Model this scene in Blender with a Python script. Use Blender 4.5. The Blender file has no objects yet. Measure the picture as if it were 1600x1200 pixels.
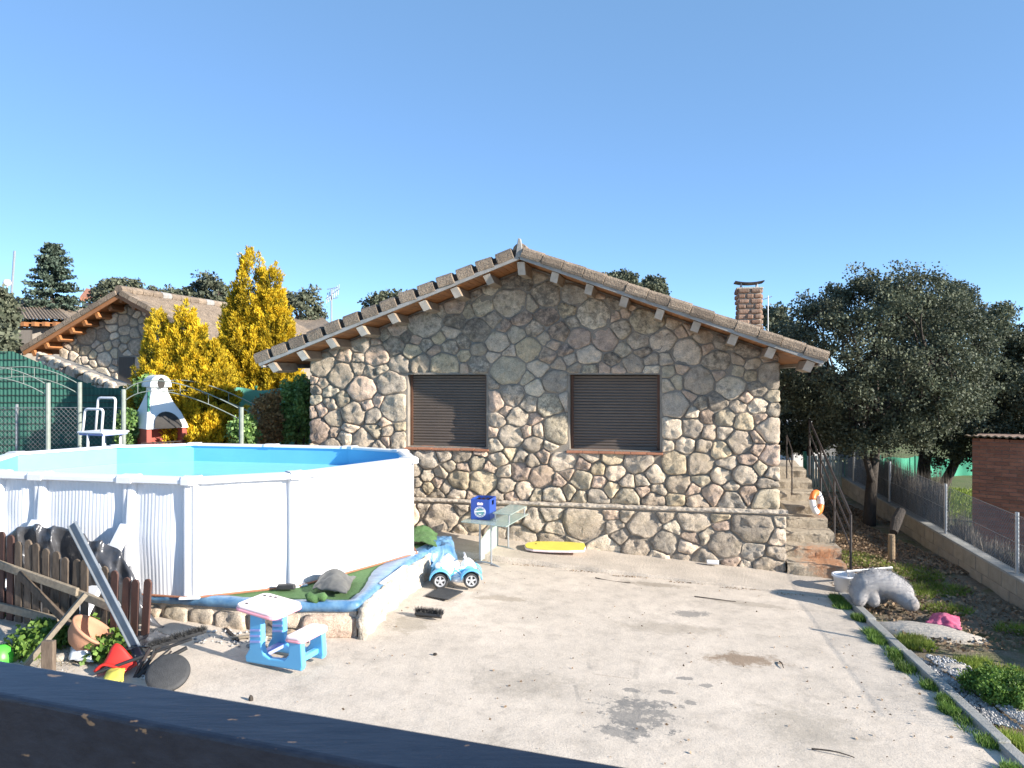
import bpy, bmesh, math, random
import numpy as np
from mathutils import Vector, Matrix, noise
from math import sin, cos, pi, radians, sqrt, hypot, atan2

sc = bpy.context.scene
# ---------------------------------------------------------------- camera, sky, sun, exposure
F, H, HY = 1200.0, 2.9, 585.0            # focal length in photo pixels, eye height, horizon row
cam_d = bpy.data.cameras.new('camera')
cam = bpy.data.objects.new('camera', cam_d); sc.collection.objects.link(cam)
cam.location = (0, 0, H); cam.rotation_euler = (radians(90), 0, 0)
cam_d.sensor_width = 36; cam_d.lens = 36 * F / 1600; cam_d.shift_y = -15 / 1600
cam_d.clip_start = .05; cam_d.clip_end = 4000
cam_d.dof.use_dof = True; cam_d.dof.focus_distance = 11; cam_d.dof.aperture_fstop = 14
sc.camera = cam
SUN = Vector((0.898, -0.439, 0)); SUN.normalize()
ELEV = radians(20)
SUN = Vector((SUN.x * cos(ELEV), SUN.y * cos(ELEV), sin(ELEV)))
world = bpy.data.worlds.new('World'); sc.world = world; world.use_nodes = True
wn = world.node_tree; bg = wn.nodes['Background']
sky = wn.nodes.new('ShaderNodeTexSky'); sky.sky_type = 'NISHITA'; sky.sun_disc = False
sky.sun_elevation = ELEV; sky.sun_rotation = atan2(SUN.x, SUN.y)
sky.air_density = 0.6; sky.dust_density = 0.0; sky.ozone_density = 4.0; sky.altitude = 1800
smx = wn.nodes.new('ShaderNodeMix'); smx.data_type = 'RGBA'; smx.inputs[0].default_value = .45
wn.links.new(sky.outputs[0], smx.inputs[6]); smx.inputs[7].default_value = (.72, 1.50, 2.60, 1)     # clear-sky blue, evens out the gradient
swb = wn.nodes.new('ShaderNodeMix'); swb.data_type = 'RGBA'; swb.blend_type = 'MULTIPLY'; swb.inputs[0].default_value = 1
wn.links.new(smx.outputs[2], swb.inputs[6]); swb.inputs[7].default_value = (1.03, .99, .93, 1)       # the camera's warm white balance
wn.links.new(swb.outputs[2], bg.inputs[0]); bg.inputs[1].default_value = 0.12
sl = bpy.data.lights.new('sun', 'SUN'); sl.energy = 3.6; sl.angle = radians(.53); sl.color = (1, .93, .84)
so = bpy.data.objects.new('sun', sl); sc.collection.objects.link(so)
so.rotation_euler = (-SUN).to_track_quat('-Z', 'Y').to_euler(); so.location = (30, -10, 20)
sc.view_settings.view_transform = 'Standard'; sc.view_settings.look = 'None'
sc.view_settings.gamma = 1; sc.view_settings.exposure = 1.66
sc.cycles.max_bounces = 6; sc.cycles.transparent_max_bounces = 12

RNG = random.Random(7)
def P(px, py, d): return Vector(((px - 800) * d / F, d, H - (py - HY) * d / F))
def G(px, py, z):
    d = (H - z) * F / (py - HY); return Vector(((px - 800) * d / F, d, z))

# ---------------------------------------------------------------- helpers: objects
COL = sc.collection
WL = {}
def empty(name, loc, label=None, cat=None, group=None, kind=None):
    o = bpy.data.objects.new(name, None); COL.objects.link(o); o.location = loc; WL[o.name] = Vector(loc)
    o.empty_display_size = .1
    return tag(o, label, cat, group, kind)
def tag(o, label=None, cat=None, group=None, kind=None):
    if label: o['label'] = label
    if cat: o['category'] = cat
    if group: o['group'] = group
    if kind: o['kind'] = kind
    return o
def link(name, me, mat, parent=None, at=None, smooth=False, bevel=0, bseg=2):
    o = bpy.data.objects.new(name, me); COL.objects.link(o)
    at = Vector(at) if at is not None else Vector((0, 0, 0))
    WL[o.name] = at
    if parent is not None:
        o.parent = parent; o.location = at - WL[parent.name]
    else: o.location = at
    if mat is not None and not me.materials:
        for m in (mat if isinstance(mat, (list, tuple)) else [mat]): me.materials.append(m)
    if smooth: me.polygons.foreach_set('use_smooth', [True] * len(me.polygons))
    if bevel:
        b = o.modifiers.new('bevel', 'BEVEL'); b.width = bevel; b.segments = bseg; b.limit_method = 'ANGLE'; b.angle_limit = radians(35)
    return o

class MB:
    def __init__(s): s.v = []; s.f = []; s.m = []
    def add(s, vs, fs, mi=0):
        k = len(s.v); s.v += [Vector(x) for x in vs]; s.f += [tuple(i + k for i in f) for f in fs]; s.m += [mi] * len(fs); return s
    def box(s, c, size, R=None, mi=0, taper=1.0):
        x, y, z = [q / 2 for q in size]; c = Vector(c)
        vs = [Vector((sx * x * (taper if sz > 0 else 1), sy * y * (taper if sz > 0 else 1), sz * z)) for sz in (-1, 1) for sy in (-1, 1) for sx in (-1, 1)]
        if R is not None: vs = [R @ q for q in vs]
        return s.add([c + q for q in vs], [(0, 2, 3, 1), (4, 5, 7, 6), (0, 1, 5, 4), (2, 6, 7, 3), (0, 4, 6, 2), (1, 3, 7, 5)], mi)
    def bar(s, a, b, w, h, up=(0, 0, 1), mi=0):
        a = Vector(a); b = Vector(b); d = (b - a); L = d.length; d.normalize(); up = Vector(up)
        x = d.cross(up)
        if x.length < 1e-4: x = d.cross(Vector((1, 0, 0)))
        x.normalize(); z = x.cross(d)
        R = Matrix((x, d, z)).transposed()
        return s.box((a + b) / 2, (w, L, h), R, mi)
    def tube(s, pts, r, n=8, caps=True, mi=0):
        pts = [Vector(p) for p in pts]; N = len(pts)
        rs = r if isinstance(r, (list, tuple)) else [r] * N
        ref = None; vs = []; fs = []
        for i, p in enumerate(pts):
            t = (pts[min(i + 1, N - 1)] - pts[max(i - 1, 0)]); t.normalize()
            if ref is None:
                ref = t.orthogonal().normalized()
            ref = (ref - t * ref.dot(t)); ref.normalize(); b = t.cross(ref)
            for k in range(n):
                a = 2 * pi * k / n; vs.append(p + (ref * cos(a) + b * sin(a)) * rs[i])
        for i in range(N - 1):
            for k in range(n):
                fs.append((i * n + k, i * n + (k + 1) % n, (i + 1) * n + (k + 1) % n, (i + 1) * n + k))
        if caps: fs.append(tuple(range(n - 1, -1, -1))); fs.append(tuple((N - 1) * n + k for k in range(n)))
        return s.add(vs, fs, mi)
    def lathe(s, prof, n=24, c=(0, 0, 0), R=None, mi=0, closed=False):
        c = Vector(c); vs = []; fs = []; m = len(prof)
        for k in range(n):
            a = 2 * pi * k / n
            for (r, z) in prof:
                q = Vector((r * cos(a), r * sin(a), z)); vs.append(c + (R @ q if R is not None else q))
        for k in range(n):
            k2 = (k + 1) % n
            for i in range(m if closed else m - 1):
                j = (i + 1) % m
                fs.append((k * m + i, k2 * m + i, k2 * m + j, k * m + j))
        return s.add(vs, fs, mi)
    def prism(s, pts, off, mi=0):
        """polygon (3-D points) extruded by vector off"""
        pts = [Vector(p) for p in pts]; off = Vector(off); n = len(pts)
        return s.add(pts + [p + off for p in pts], [tuple(range(n - 1, -1, -1)), tuple(range(n, 2 * n))] + [(i, (i + 1) % n, n + (i + 1) % n, n + i) for i in range(n)], mi)
    def grid(s, fn, nu, nv, mi=0, wrapu=False):
        vs = [fn(i / nu, j / nv) for j in range(nv + 1) for i in range(nu + (0 if wrapu else 1))]
        w = nu + (0 if wrapu else 1)
        return s.add(vs, [(j * w + i, j * w + (i + 1) % w, (j + 1) * w + (i + 1) % w, (j + 1) * w + i) for j in range(nv) for i in range(nu)], mi)
    def xf(s, M): s.v = [M @ q for q in s.v]; return s
    def build(s, name, mat, parent=None, smooth=False, bevel=0, center=True, fix=False, bseg=2, solid=0):
        c = Vector((0, 0, 0))
        if center and s.v:
            lo = Vector([min(q[i] for q in s.v) for i in range(3)]); hi = Vector([max(q[i] for q in s.v) for i in range(3)])
            c = (lo + hi) / 2; c.z = lo.z
        me = bpy.data.meshes.new(name); me.from_pydata([q - c for q in s.v], [], s.f)
        for m in (mat if isinstance(mat, (list, tuple)) else [mat]): me.materials.append(m)
        if any(s.m): me.polygons.foreach_set('material_index', s.m)
        if fix:
            bm = bmesh.new(); bm.from_mesh(me); bmesh.ops.recalc_face_normals(bm, faces=bm.faces); bm.to_mesh(me); bm.free()
        o = link(name, me, None, parent, c, smooth, bevel, bseg)
        if solid:
            m = o.modifiers.new('solid', 'SOLIDIFY'); m.thickness = solid; m.offset = 0
        return o

def rotz(a): return Matrix.Rotation(a, 4, 'Z')
def frame(o, x, z=(0, 0, 1)):
    """matrix with local x along x, z up"""
    x = Vector(x).normalized(); z = Vector(z).normalized(); y = z.cross(x); y.normalize(); x = y.cross(z)
    M = Matrix((x, y, z)).transposed().to_4x4(); M.translation = Vector(o); return M
def nz(p, s=1.0, seed=0): return noise.noise(Vector((p[0] * s + seed * 7.3, p[1] * s - seed * 3.1, p[2] * s + seed)))
def fbm(p, s=1.0, seed=0, o=4):
    t = 0; a = 1; q = 0
    for i in range(o): t += a * nz(p, s * 2 ** i, seed + i); q += a; a *= .5
    return t / q

# ---------------------------------------------------------------- helpers: materials
def nmat(name):
    m = bpy.data.materials.new(name); m.use_nodes = True; t = m.node_tree
    return m, t, t.nodes['Principled BSDF']
class N:
    def __init__(s, t): s.t = t
    def n(s, ty, **kw):
        k = s.t.nodes.new(ty)
        for a, b in kw.items():
            if a.startswith('i_'): k.inputs[int(a[2:])].default_value = b
            else: setattr(k, a, b)
        return k
    def l(s, a, b): s.t.links.new(a, b)
    def pos(s, kind='P'):
        if kind == 'P': return s.n('ShaderNodeNewGeometry').outputs['Position']
        return s.n('ShaderNodeTexCoord').outputs['Object' if kind == 'O' else 'Generated']
    def noise(s, vec, scale, detail=4, rough=.55, dist=0):
        k = s.n('ShaderNodeTexNoise'); s.l(vec, k.inputs['Vector']); k.inputs['Scale'].default_value = scale
        k.inputs['Detail'].default_value = detail; k.inputs['Roughness'].default_value = rough; k.inputs['Distortion'].default_value = dist
        return k.outputs[0]
    def ramp(s, val, stops, interp='LINEAR'):
        k = s.n('ShaderNodeValToRGB'); k.color_ramp.interpolation = interp; e = k.color_ramp.elements
        while len(e) < len(stops): e.new(.5)
        for i, (p, c) in enumerate(stops):
            e[i].position = p; e[i].color = (c, c, c, 1) if isinstance(c, (int, float)) else (*c, 1)
        s.l(val, k.inputs[0]); return k.outputs[0]
    def mix(s, fac, a, b, mode='MIX'):
        k = s.n('ShaderNodeMix', data_type='RGBA', blend_type=mode)
        for v, i in ((fac, 0), (a, 6), (b, 7)):
            if isinstance(v, (int, float)): k.inputs[i].default_value = v if i == 0 else (v, v, v, 1)
            elif isinstance(v, tuple): k.inputs[i].default_value = (*v, 1)
            else: s.l(v, k.inputs[i])
        return k.outputs[2]
    def math(s, op, a, b=None, clamp=False):
        k = s.n('ShaderNodeMath', operation=op); k.use_clamp = clamp
        for v, i in ((a, 0), (b, 1)):
            if v is None: continue
            if isinstance(v, (int, float)): k.inputs[i].default_value = v
            else: s.l(v, k.inputs[i])
        return k.outputs[0]
    def bump(s, hgt, strength, dist, bsdf, prev=None):
        k = s.n('ShaderNodeBump'); k.inputs['Strength'].default_value = strength; k.inputs['Distance'].default_value = dist
        s.l(hgt, k.inputs['Height'])
        if prev is not None: s.l(prev, k.inputs['Normal'])
        s.l(k.outputs[0], bsdf.inputs['Normal']); return k.outputs[0]

def pm(name, c1, c2=None, scale=8, rough=.7, bump=0, bscale=60, rand=0, metal=0, spec=.5, speck=0, sscale=120, kind='P', detail=5, stretch=None, trans=0, coat=0, bdist=.01):
    m, t, b = nmat(name); g = N(t)
    b.inputs['Roughness'].default_value = rough; b.inputs['Metallic'].default_value = metal
    b.inputs['Specular IOR Level'].default_value = spec
    if coat: b.inputs['Coat Weight'].default_value = coat; b.inputs['Coat Roughness'].default_value = .15
    vec = g.pos(kind)
    if stretch:
        k = g.n('ShaderNodeMapping'); k.inputs['Scale'].default_value = stretch; g.l(vec, k.inputs[0]); vec = k.outputs[0]
    c2 = c2 or tuple(x * .8 for x in c1)
    col = g.mix(g.ramp(g.noise(vec, scale, detail), [(.3, 0), (.7, 1)]), c1, c2)
    if speck:
        sp = g.noise(vec, sscale, 2, .6)
        col = g.mix(1.0, col, g.ramp(sp, [(.3, 1 - speck), (.5, 1.0), (.72, 1 + speck * .5)]), 'MULTIPLY')
    if rand:
        r = g.n('ShaderNodeObjectInfo').outputs['Random']
        col = g.mix(1.0, col, g.ramp(r, [(0, 1 - rand), (1, 1 + rand * .6)]), 'MULTIPLY')
    g.l(col, b.inputs['Base Color'])
    if bump: g.bump(g.noise(vec, bscale, 5, .6), bump, bdist, b)
    if trans: b.inputs['Transmission Weight'].default_value = trans
    return m

def leafmat(name, ca, cb, rough=.5, spec=.5, tip=None, trans=.25, rlo=.55, rhi=1.3):
    m, t, b = nmat(name); g = N(t)
    r = g.n('ShaderNodeNewGeometry').outputs['Random Per Island']
    col = g.mix(r, ca, cb)
    if tip:
        a = g.n('ShaderNodeAttribute', attribute_name='tip').outputs['Fac']
        col = g.mix(g.ramp(a, [(0, 0), (.35, .12), (.75, 1)]), col, g.mix(r, tip[0], tip[1]))
    col = g.mix(1.0, col, g.ramp(g.noise(g.pos(), 2.2, 2), [(.3, rlo), (.7, rhi)]), 'MULTIPLY')
    g.l(col, b.inputs['Base Color']); b.inputs['Roughness'].default_value = rough; b.inputs['Specular IOR Level'].default_value = spec
    tr = g.n('ShaderNodeBsdfTranslucent'); g.l(col, tr.inputs[0])
    mx = g.n('ShaderNodeMixShader'); mx.inputs[0].default_value = trans
    g.l(b.outputs[0], mx.inputs[1]); g.l(tr.outputs[0], mx.inputs[2]); g.l(mx.outputs[0], t.nodes['Material Output'].inputs[0])
    return m

# stone: per-piece tone from Object Info, granite speckle, weathering, black lichen on some
def stonemat(name, tones, lichen=.35, gain=1.0):
    m, t, b = nmat(name); g = N(t); p = g.pos()
    r = g.n('ShaderNodeObjectInfo').outputs['Random']
    k = len(tones); col = g.ramp(r, [(i / k, c) for i, c in enumerate(tones)], 'CONSTANT')
    r2 = g.math('FRACT', g.math('MULTIPLY', r, 17.31)); r3 = g.math('FRACT', g.math('MULTIPLY', r, 91.7))
    col = g.mix(1.0, col, g.ramp(r2, [(0, .78 * gain), (1, 1.2 * gain)]), 'MULTIPLY')
    col = g.mix(1.0, col, g.ramp(g.noise(p, 9, 5, .65), [(.28, (.62, .62, .62)), (.55, (1, .99, .97)), (.75, (1.25, 1.2, 1.12))]), 'MULTIPLY')
    col = g.mix(1.0, col, g.ramp(g.noise(p, 70, 5, .85), [(.30, .45), (.47, .95), (.68, 1.35)]), 'MULTIPLY')
    col = g.mix(g.math('MULTIPLY', g.ramp(g.noise(p, 3.1, 3), [(.5, 0), (.68, 1)]), .3), col, (.46, .37, .23))      # ochre lichen
    lv = g.math('ADD', g.noise(p, 13, 9, .78), g.math('MULTIPLY', g.math('SUBTRACT', r3, .5), .22))
    hz = g.n('ShaderNodeSeparateXYZ'); g.l(p, hz.inputs[0])
    lv = g.math('ADD', lv, g.ramp(g.math('MULTIPLY', hz.outputs[2], .2), [(.3, -.12), (.75, .1)]))
    col = g.mix(g.math('MULTIPLY', g.ramp(lv, [(.56, 0), (.74, 1)]), lichen * 2), col, (.06, .056, .05))
    g.l(col, b.inputs['Base Color']); b.inputs['Roughness'].default_value = .9; b.inputs['Specular IOR Level'].default_value = .25
    n1 = g.bump(g.noise(p, 15, 7, .68), .8, .04, b)
    g.bump(g.noise(p, 70, 5, .8), .9, .014, b, n1)
    return m

TONES = [tuple(min(.70, (x * .62 + .38 * y_) * k_) for x, y_, k_ in zip(c_, (.30, .263, .212), (1.88, 1.79, 1.70))) for c_ in [(.27, .235, .19), (.33, .29, .235), (.30, .225, .18), (.34, .285, .19), (.24, .225, .20), (.29, .265, .20),
         (.38, .345, .28), (.21, .19, .165), (.31, .27, .225), (.36, .30, .24), (.28, .25, .21), (.32, .24, .20)]]
M = {}
M['stone'] = stonemat('field_stone', TONES)
M['stone2'] = stonemat('far_field_stone', TONES, .2, 1.25)
M['mortar'] = pm('mortar', (.30, .265, .22), (.22, .195, .16), 6, .95, .7, 70, speck=.25)
M['ledge'] = pm('rough_concrete_ledge', (.55, .47, .37), (.40, .34, .27), 5, .95, 1.0, 45, speck=.4)
M['path'] = pm('rough_path_concrete', (.53, .455, .37), (.40, .345, .28), 2.6, .95, .9, 30, speck=.35, sscale=90)
M['concrete'] = pm('kerb_concrete', (.36, .345, .31), (.25, .245, .22), 5, .9, .6, 60, speck=.25)
M['block'] = pm('concrete_block', (.36, .31, .24), (.27, .235, .18), 7, .92, .6, 80, rand=.1, speck=.2)
M['white'] = pm('white_pool_enamel', (.80, .81, .83), (.76, .77, .79), 3, .42)
M['whitep'] = pm('white_plastic', (.80, .80, .80), (.72, .73, .75), 4, .45)
M['plaster'] = pm('flaking_white_plaster', (.66, .62, .55), (.40, .35, .28), 5, .95, 1.0, 22, speck=.35, sscale=40, bdist=.05)
M['shutter'] = pm('brown_shutter', (.125, .098, .078), (.10, .08, .064), 3, .38, spec=.5)
M['frame'] = pm('brown_window_frame', (.12, .05, .025), (.09, .04, .02), 6, .5)
M['terra'] = pm('terracotta', (.40, .17, .09), (.30, .13, .075), 9, .8, .3, 60, rand=.15)
M['tile'] = pm('roof_tile', (.34, .26, .185), (.20, .155, .115), 5, .95, 1.0, 50, rand=.25, speck=.6, sscale=70, bdist=.025)
M['tile_shade'] = pm('roof_tile_gap_shade', (.05, .043, .037), (.035, .03, .026), 6, .95)  # near-black tone painting the shade in the verge tile gaps
M['soffit'] = pm('varnished_soffit', (.40, .175, .065), (.31, .13, .05), 3, .55, .2, 30, rand=.22, stretch=(1, 1, 1))
M['beam'] = pm('weathered_beam', (.34, .27, .19), (.24, .18, .13), 6, .8, .4, 40, rand=.15, stretch=(3, 1, 3))
M['paleboard'] = pm('whitewashed_board', (.36, .35, .33), (.25, .235, .21), 8, .8, .35, 50, speck=.15)
M['beamend'] = pm('pale_beam_end', (.50, .47, .43), (.34, .31, .27), 8, .85, .4, 50, rand=.2)
M['iron'] = pm('black_iron', (.025, .022, .022), (.05, .035, .028), 14, .55, .2, 60)
M['galv'] = pm('galvanised_steel', (.45, .46, .47), (.36, .37, .38), 12, .4, metal=.6)
M['greypost'] = pm('grey_green_post', (.26, .29, .25), (.19, .22, .19), 12, .6, .2, 40)
M['water'] = None
M['liner'] = pm('blue_pool_liner', (.16, .50, .78), (.13, .45, .74), 2, .4, spec=.5)
M['bluemat'] = pm('blue_plastic_sheet', (.04, .14, .30), (.17, .31, .44), 9, .35, .5, 35)
M['turf'] = pm('artificial_turf', (.075, .17, .05), (.11, .20, .075), 25, .95, .8, 220, speck=.4, sscale=200)
M['pbag'] = pm('black_plastic_sheet', (.045, .045, .048), (.075, .075, .08), 7, .24, .6, 14, spec=.7)
M['greytarp'] = pm('grey_tarp', (.15, .145, .13), (.10, .10, .095), 8, .6, .3, 30)
M['picket'] = pm('weathered_wood', (.16, .12, .085), (.085, .06, .042), 9, .85, .5, 40, rand=.3, stretch=(4, 4, 1))
M['picketred'] = pm('brown_stained_wood', (.10, .045, .032), (.06, .03, .024), 9, .75, .4, 40, rand=.2, stretch=(4, 4, 1))
M['greywood'] = pm('pale_grey_wood', (.30, .25, .18), (.19, .155, .115), 9, .85, .5, 40, rand=.2, stretch=(3, 3, 3))
M['steelprofile'] = pm('grey_painted_profile', (.22, .25, .28), (.17, .19, .21), 8, .45, metal=.2)
M['pot'] = pm('terracotta_pot', (.52, .27, .16), (.42, .215, .13), 8, .85, .2, 50)
M['black'] = pm('black_plastic', (.018, .018, .019), (.03, .03, .03), 9, .5)
M['rubber'] = pm('grey_black_rubber', (.05, .05, .05), (.035, .035, .035), 20, .7, .4, 90)
M['red'] = pm('red_plastic', (.62, .03, .02), (.55, .03, .02), 4, .4)
M['green'] = pm('green_plastic', (.10, .55, .05), (.08, .48, .05), 4, .4)
M['yellow'] = pm('yellow_foam', (.72, .62, .10), (.66, .55, .09), 5, .6)
M['skyblue'] = pm('light_blue_plastic', (.14, .46, .74), (.12, .42, .70), 4, .4)
M['pink'] = pm('pale_pink_plastic', (.82, .70, .70), (.80, .64, .66), 4, .45)
M['pinkrim'] = pm('pink_plastic', (.80, .36, .42), (.78, .34, .40), 4, .45)
M['lilac'] = pm('lilac_plastic', (.32, .38, .72), (.30, .36, .70), 4, .45)
M['crate'] = pm('blue_crate', (.02, .07, .34), (.02, .06, .30), 4, .42)
M['bottle'] = pm('brown_bottle', (.05, .022, .01), (.04, .02, .01), 5, .15)
M['teal'] = pm('emblem_teal', (.08, .28, .30), (.07, .25, .28), 5, .5)
M['orange'] = pm('orange_plastic', (.80, .20, .04), (.74, .18, .04), 5, .45)
M['bbqred'] = pm('brick_red_paint', (.36, .085, .06), (.30, .075, .055), 6, .85, .3, 60)
M['bbqwhite'] = pm('white_barbecue_cement', (.78, .78, .76), (.70, .70, .68), 5, .85, .25, 60)
M['recess_shade'] = pm('recess_shade', (.03, .028, .026), (.05, .045, .04), 8, .95)  # dark tone standing in for shade inside the barbecue openings
M['plush'] = pm('grey_plush', (.42, .40, .385), (.33, .315, .305), 14, 1.0, 1.0, 130, spec=.1, speck=.2, sscale=160)
M['paw'] = pm('cream_plush', (.40, .36, .33), (.33, .30, .28), 14, 1.0, 1.0, 130, spec=.1, speck=.2, sscale=160)
M['pinkcloth'] = pm('pink_cloth', (.48, .05, .13), (.58, .16, .24), 11, .85, .3, 60)
M['rock'] = pm('pale_boulder', (.52, .46, .38), (.40, .35, .285), 3.5, .95, .9, 25, speck=.3)
M['bark'] = pm('oak_bark', (.075, .06, .047), (.045, .037, .03), 12, .95, 1.0, 35, stretch=(2, 2, .5), bdist=.03)
M['log'] = pm('log_wood', (.33, .235, .14), (.22, .155, .095), 10, .9, .5, 40, stretch=(3, 3, .6))
M['chimbrick'] = pm('weathered_chimney_brick', (.36, .205, .135), (.27, .20, .15), 9, .95, .9, 40, rand=.35, speck=.3)
M['brick'] = pm('red_brick', (.44, .17, .10), (.35, .13, .085), 9, .92, .5, 60, rand=.28)
M['bmortar'] = pm('brick_mortar', (.36, .25, .19), (.28, .19, .15), 9, .95, .4, 60)
M['gatewood'] = pm('pale_green_slat', (.60, .64, .54), (.46, .52, .43), 8, .8, .4, 40, rand=.2)
M['greenpaint'] = pm('green_paint', (.03, .17, .10), (.025, .14, .085), 8, .6)
M['netdark'] = pm('dark_green_screen', (.035, .135, .10), (.025, .10, .075), 9, .8, .4, 50)
M['netlight'] = pm('teal_shade_net', (.17, .50, .38), (.13, .43, .32), 4, .85, .25, 60)
M['netgreen'] = pm('green_netting', (.05, .30, .18), (.04, .24, .145), 4, .85)
M['camo'] = None
M['alloy'] = pm('silver_plastic_rim', (.48, .48, .48), (.42, .42, .43), 6, .4)
M['wire'] = pm('galvanised_wire', (.32, .33, .33), (.25, .26, .26), 12, .5, metal=.4)
M['wall_white'] = pm('pale_render', (.62, .60, .56), (.54, .52, .49), 3, .9)
M['darkwood'] = pm('dark_door', (.10, .085, .07), (.07, .06, .05), 12, .7, .3, 30, stretch=(8, 8, .4))
M['leaflitter'] = leafmat('dry_leaf', (.18, .12, .075), (.38, .27, .17), .8, .3, trans=.1)
M['oak'] = leafmat('holm_oak_leaf', (.05, .062, .038), (.15, .165, .105), .62, .28, trans=.2, rlo=.5, rhi=1.4)
M['oak2'] = leafmat('far_oak_leaf', (.08, .095, .06), (.17, .18, .12), .65, .2, trans=.15)
M['pine'] = leafmat('pine_needle', (.055, .085, .06), (.13, .165, .12), .65, .2, trans=.12)
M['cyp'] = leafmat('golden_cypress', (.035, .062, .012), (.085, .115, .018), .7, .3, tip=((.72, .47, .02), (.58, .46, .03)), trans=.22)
M['brownbush'] = leafmat('brown_bush', (.25, .15, .07), (.42, .28, .12), .8, .2, trans=.2)
M['greenbush'] = leafmat('green_bush', (.12, .23, .06), (.25, .38, .11), .5, .5, trans=.25)
M['weed'] = leafmat('weed_leaf', (.09, .17, .025), (.19, .31, .06), .6, .4, trans=.3)
M['grass'] = leafmat('grass_blade', (.15, .235, .03), (.33, .38, .08), .6, .3, trans=.3)
M['drygrass'] = leafmat('dry_grass', (.20, .16, .08), (.34, .28, .16), .8, .2, trans=.2)
M['brush'] = leafmat('brushwood', (.10, .085, .068), (.21, .18, .145), .9, .2, trans=.05)
m, t, b = nmat('blue_white_graphic'); g = N(t); p = g.pos()
g.l(g.mix(g.ramp(g.noise(p, 9, 2, .5, 1.2), [(.41, 0), (.44, 1)]), (.13, .44, .70), (.78, .80, .82)), b.inputs['Base Color']); b.inputs['Roughness'].default_value = .4; M['camo'] = m
m, t, b = nmat('frosted_glass'); b.inputs['Base Color'].default_value = (.50, .62, .57, 1); b.inputs['Roughness'].default_value = .25
b.inputs['Transmission Weight'].default_value = .35; b.inputs['Alpha'].default_value = .72; M['glass'] = m
m, t, b = nmat('pool_water'); b.inputs['Base Color'].default_value = (.34, .74, .86, 1); b.inputs['Roughness'].default_value = .04
g = N(t); g.bump(g.noise(g.pos(), 3.0, 2), .12, .02, b); M['water'] = m
# terrace: broom-finished concrete with blotches, stains with a shape of their own, a painted desk shadow, cracks
m, t, b = nmat('terrace_concrete'); g = N(t); p = g.pos()
col = g.mix(g.ramp(g.noise(p, .9, 6, .65), [(.32, 0), (.68, 1)]), (.61, .525, .43), (.485, .42, .345))
col = g.mix(1.0, col, g.ramp(g.noise(p, 4.5, 5, .7), [(.3, .80), (.5, 1.0), (.75, 1.1)]), 'MULTIPLY')
col = g.mix(1.0, col, g.ramp(g.noise(p, 75, 4, .8), [(.28, .62), (.46, .98), (.75, 1.12)]), 'MULTIPLY')
warp = g.noise(p, 7, 4, .7); wv = g.noise(p, 23, 3, .7)
def blotch(col, px, py, rx, ry, c, soft=.25, amt=.7, rot=0, frac=.5):  # lays in stains and the painted shadow of the child's desk
    q = G(px, py, .12); k = g.n('ShaderNodeMapping', vector_type='TEXTURE'); g.l(p, k.inputs[0])
    k.inputs['Location'].default_value = q; k.inputs['Rotation'].default_value = (0, 0, rot); k.inputs['Scale'].default_value = (rx, ry, 5)
    L = g.n('ShaderNodeVectorMath', operation='LENGTH'); g.l(k.outputs[0], L.inputs[0])
    v = g.math('ADD', L.outputs['Value'], g.math('MULTIPLY', g.math('SUBTRACT', warp, .5), frac * 4))
    v = g.math('ADD', v, g.math('MULTIPLY', g.math('SUBTRACT', wv, .5), frac * 2.5))
    return g.mix(g.math('MULTIPLY', g.ramp(v, [(.75 - soft, 1), (.75 + soft, 0)]), amt), col, c)
DK = (.19, .18, .165); BR = (.20, .13, .075)
for s in [(990, 1122, .34, .30, DK, .16, .75, .4, .95), (975, 1150, .26, .16, DK, .14, .7, 0, 1.0), (1010, 1105, .3, .12, DK, .14, .65, 0, .9), (985, 1085, .09, .06, DK, .05, .75, 0, .5),
          (1040, 1085, .09, .06, DK, .05, .75, 0, .4), (1068, 1062, .1, .06, DK, .05, .75, 0, .4), (1105, 1072, .08, .06, DK, .05, .7, 0, .4),
          (1078, 1100, .07, .06, DK, .05, .7, 0, .4), (1080, 960, .28, .13, DK, .08, .7, .3, .5), (1160, 1027, .42, .2, BR, .3, .75, 0, .5),
          (780, 952, .4, .14, (.26, .21, .15), .2, .5, 0, .5), (640, 1000, .3, .3, (.25, .21, .15), .3, .5, 0, .5), (1050, 985, .7, .25, (.29, .245, .19), .3, .5, 0, .4),
          (345, 1000, .5, .25, (.22, .18, .13), .3, .55, 0, .6), (820, 1085, .6, .35, (.29, .25, .2), .4, .45, 0, .5), (1260, 1130, .5, .5, (.31, .27, .215), .4, .5, 0, .5),  # first entry paints the shadow cast by the child's desk
          (1020, 917, .5, .12, (.24, .2, .15), .2, .6, -.1, .5), (1180, 940, .6, .12, (.26, .22, .17), .2, .5, -.2, .5)]:
    col = blotch(col, *s)
def line(col, a, c2, w, c, amt):
    A = G(*a, .12); B = G(*c2, .12); mid = (A + B) / 2; ln = (B - A).length / 2; ang = atan2(B.y - A.y, B.x - A.x)
    k = g.n('ShaderNodeMapping', vector_type='TEXTURE'); g.l(p, k.inputs[0]); k.inputs['Location'].default_value = mid; k.inputs['Rotation'].default_value = (0, 0, ang); k.inputs['Scale'].default_value = (ln, w, 9)
    s_ = g.n('ShaderNodeSeparateXYZ'); g.l(k.outputs[0], s_.inputs[0])
    x = g.math('ABSOLUTE', s_.outputs[0]); y = g.math('ABSOLUTE', g.math('ADD', s_.outputs[1], g.math('MULTIPLY', g.math('SUBTRACT', warp, .5), 2)))
    v = g.math('ADD', g.math('MAXIMUM', x, y), g.math('MULTIPLY', g.math('SUBTRACT', wv, .5), 1.2))
    return g.mix(g.math('MULTIPLY', g.ramp(v, [(.6, 1), (1.15, 0)]), amt * .6), col, c)
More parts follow.
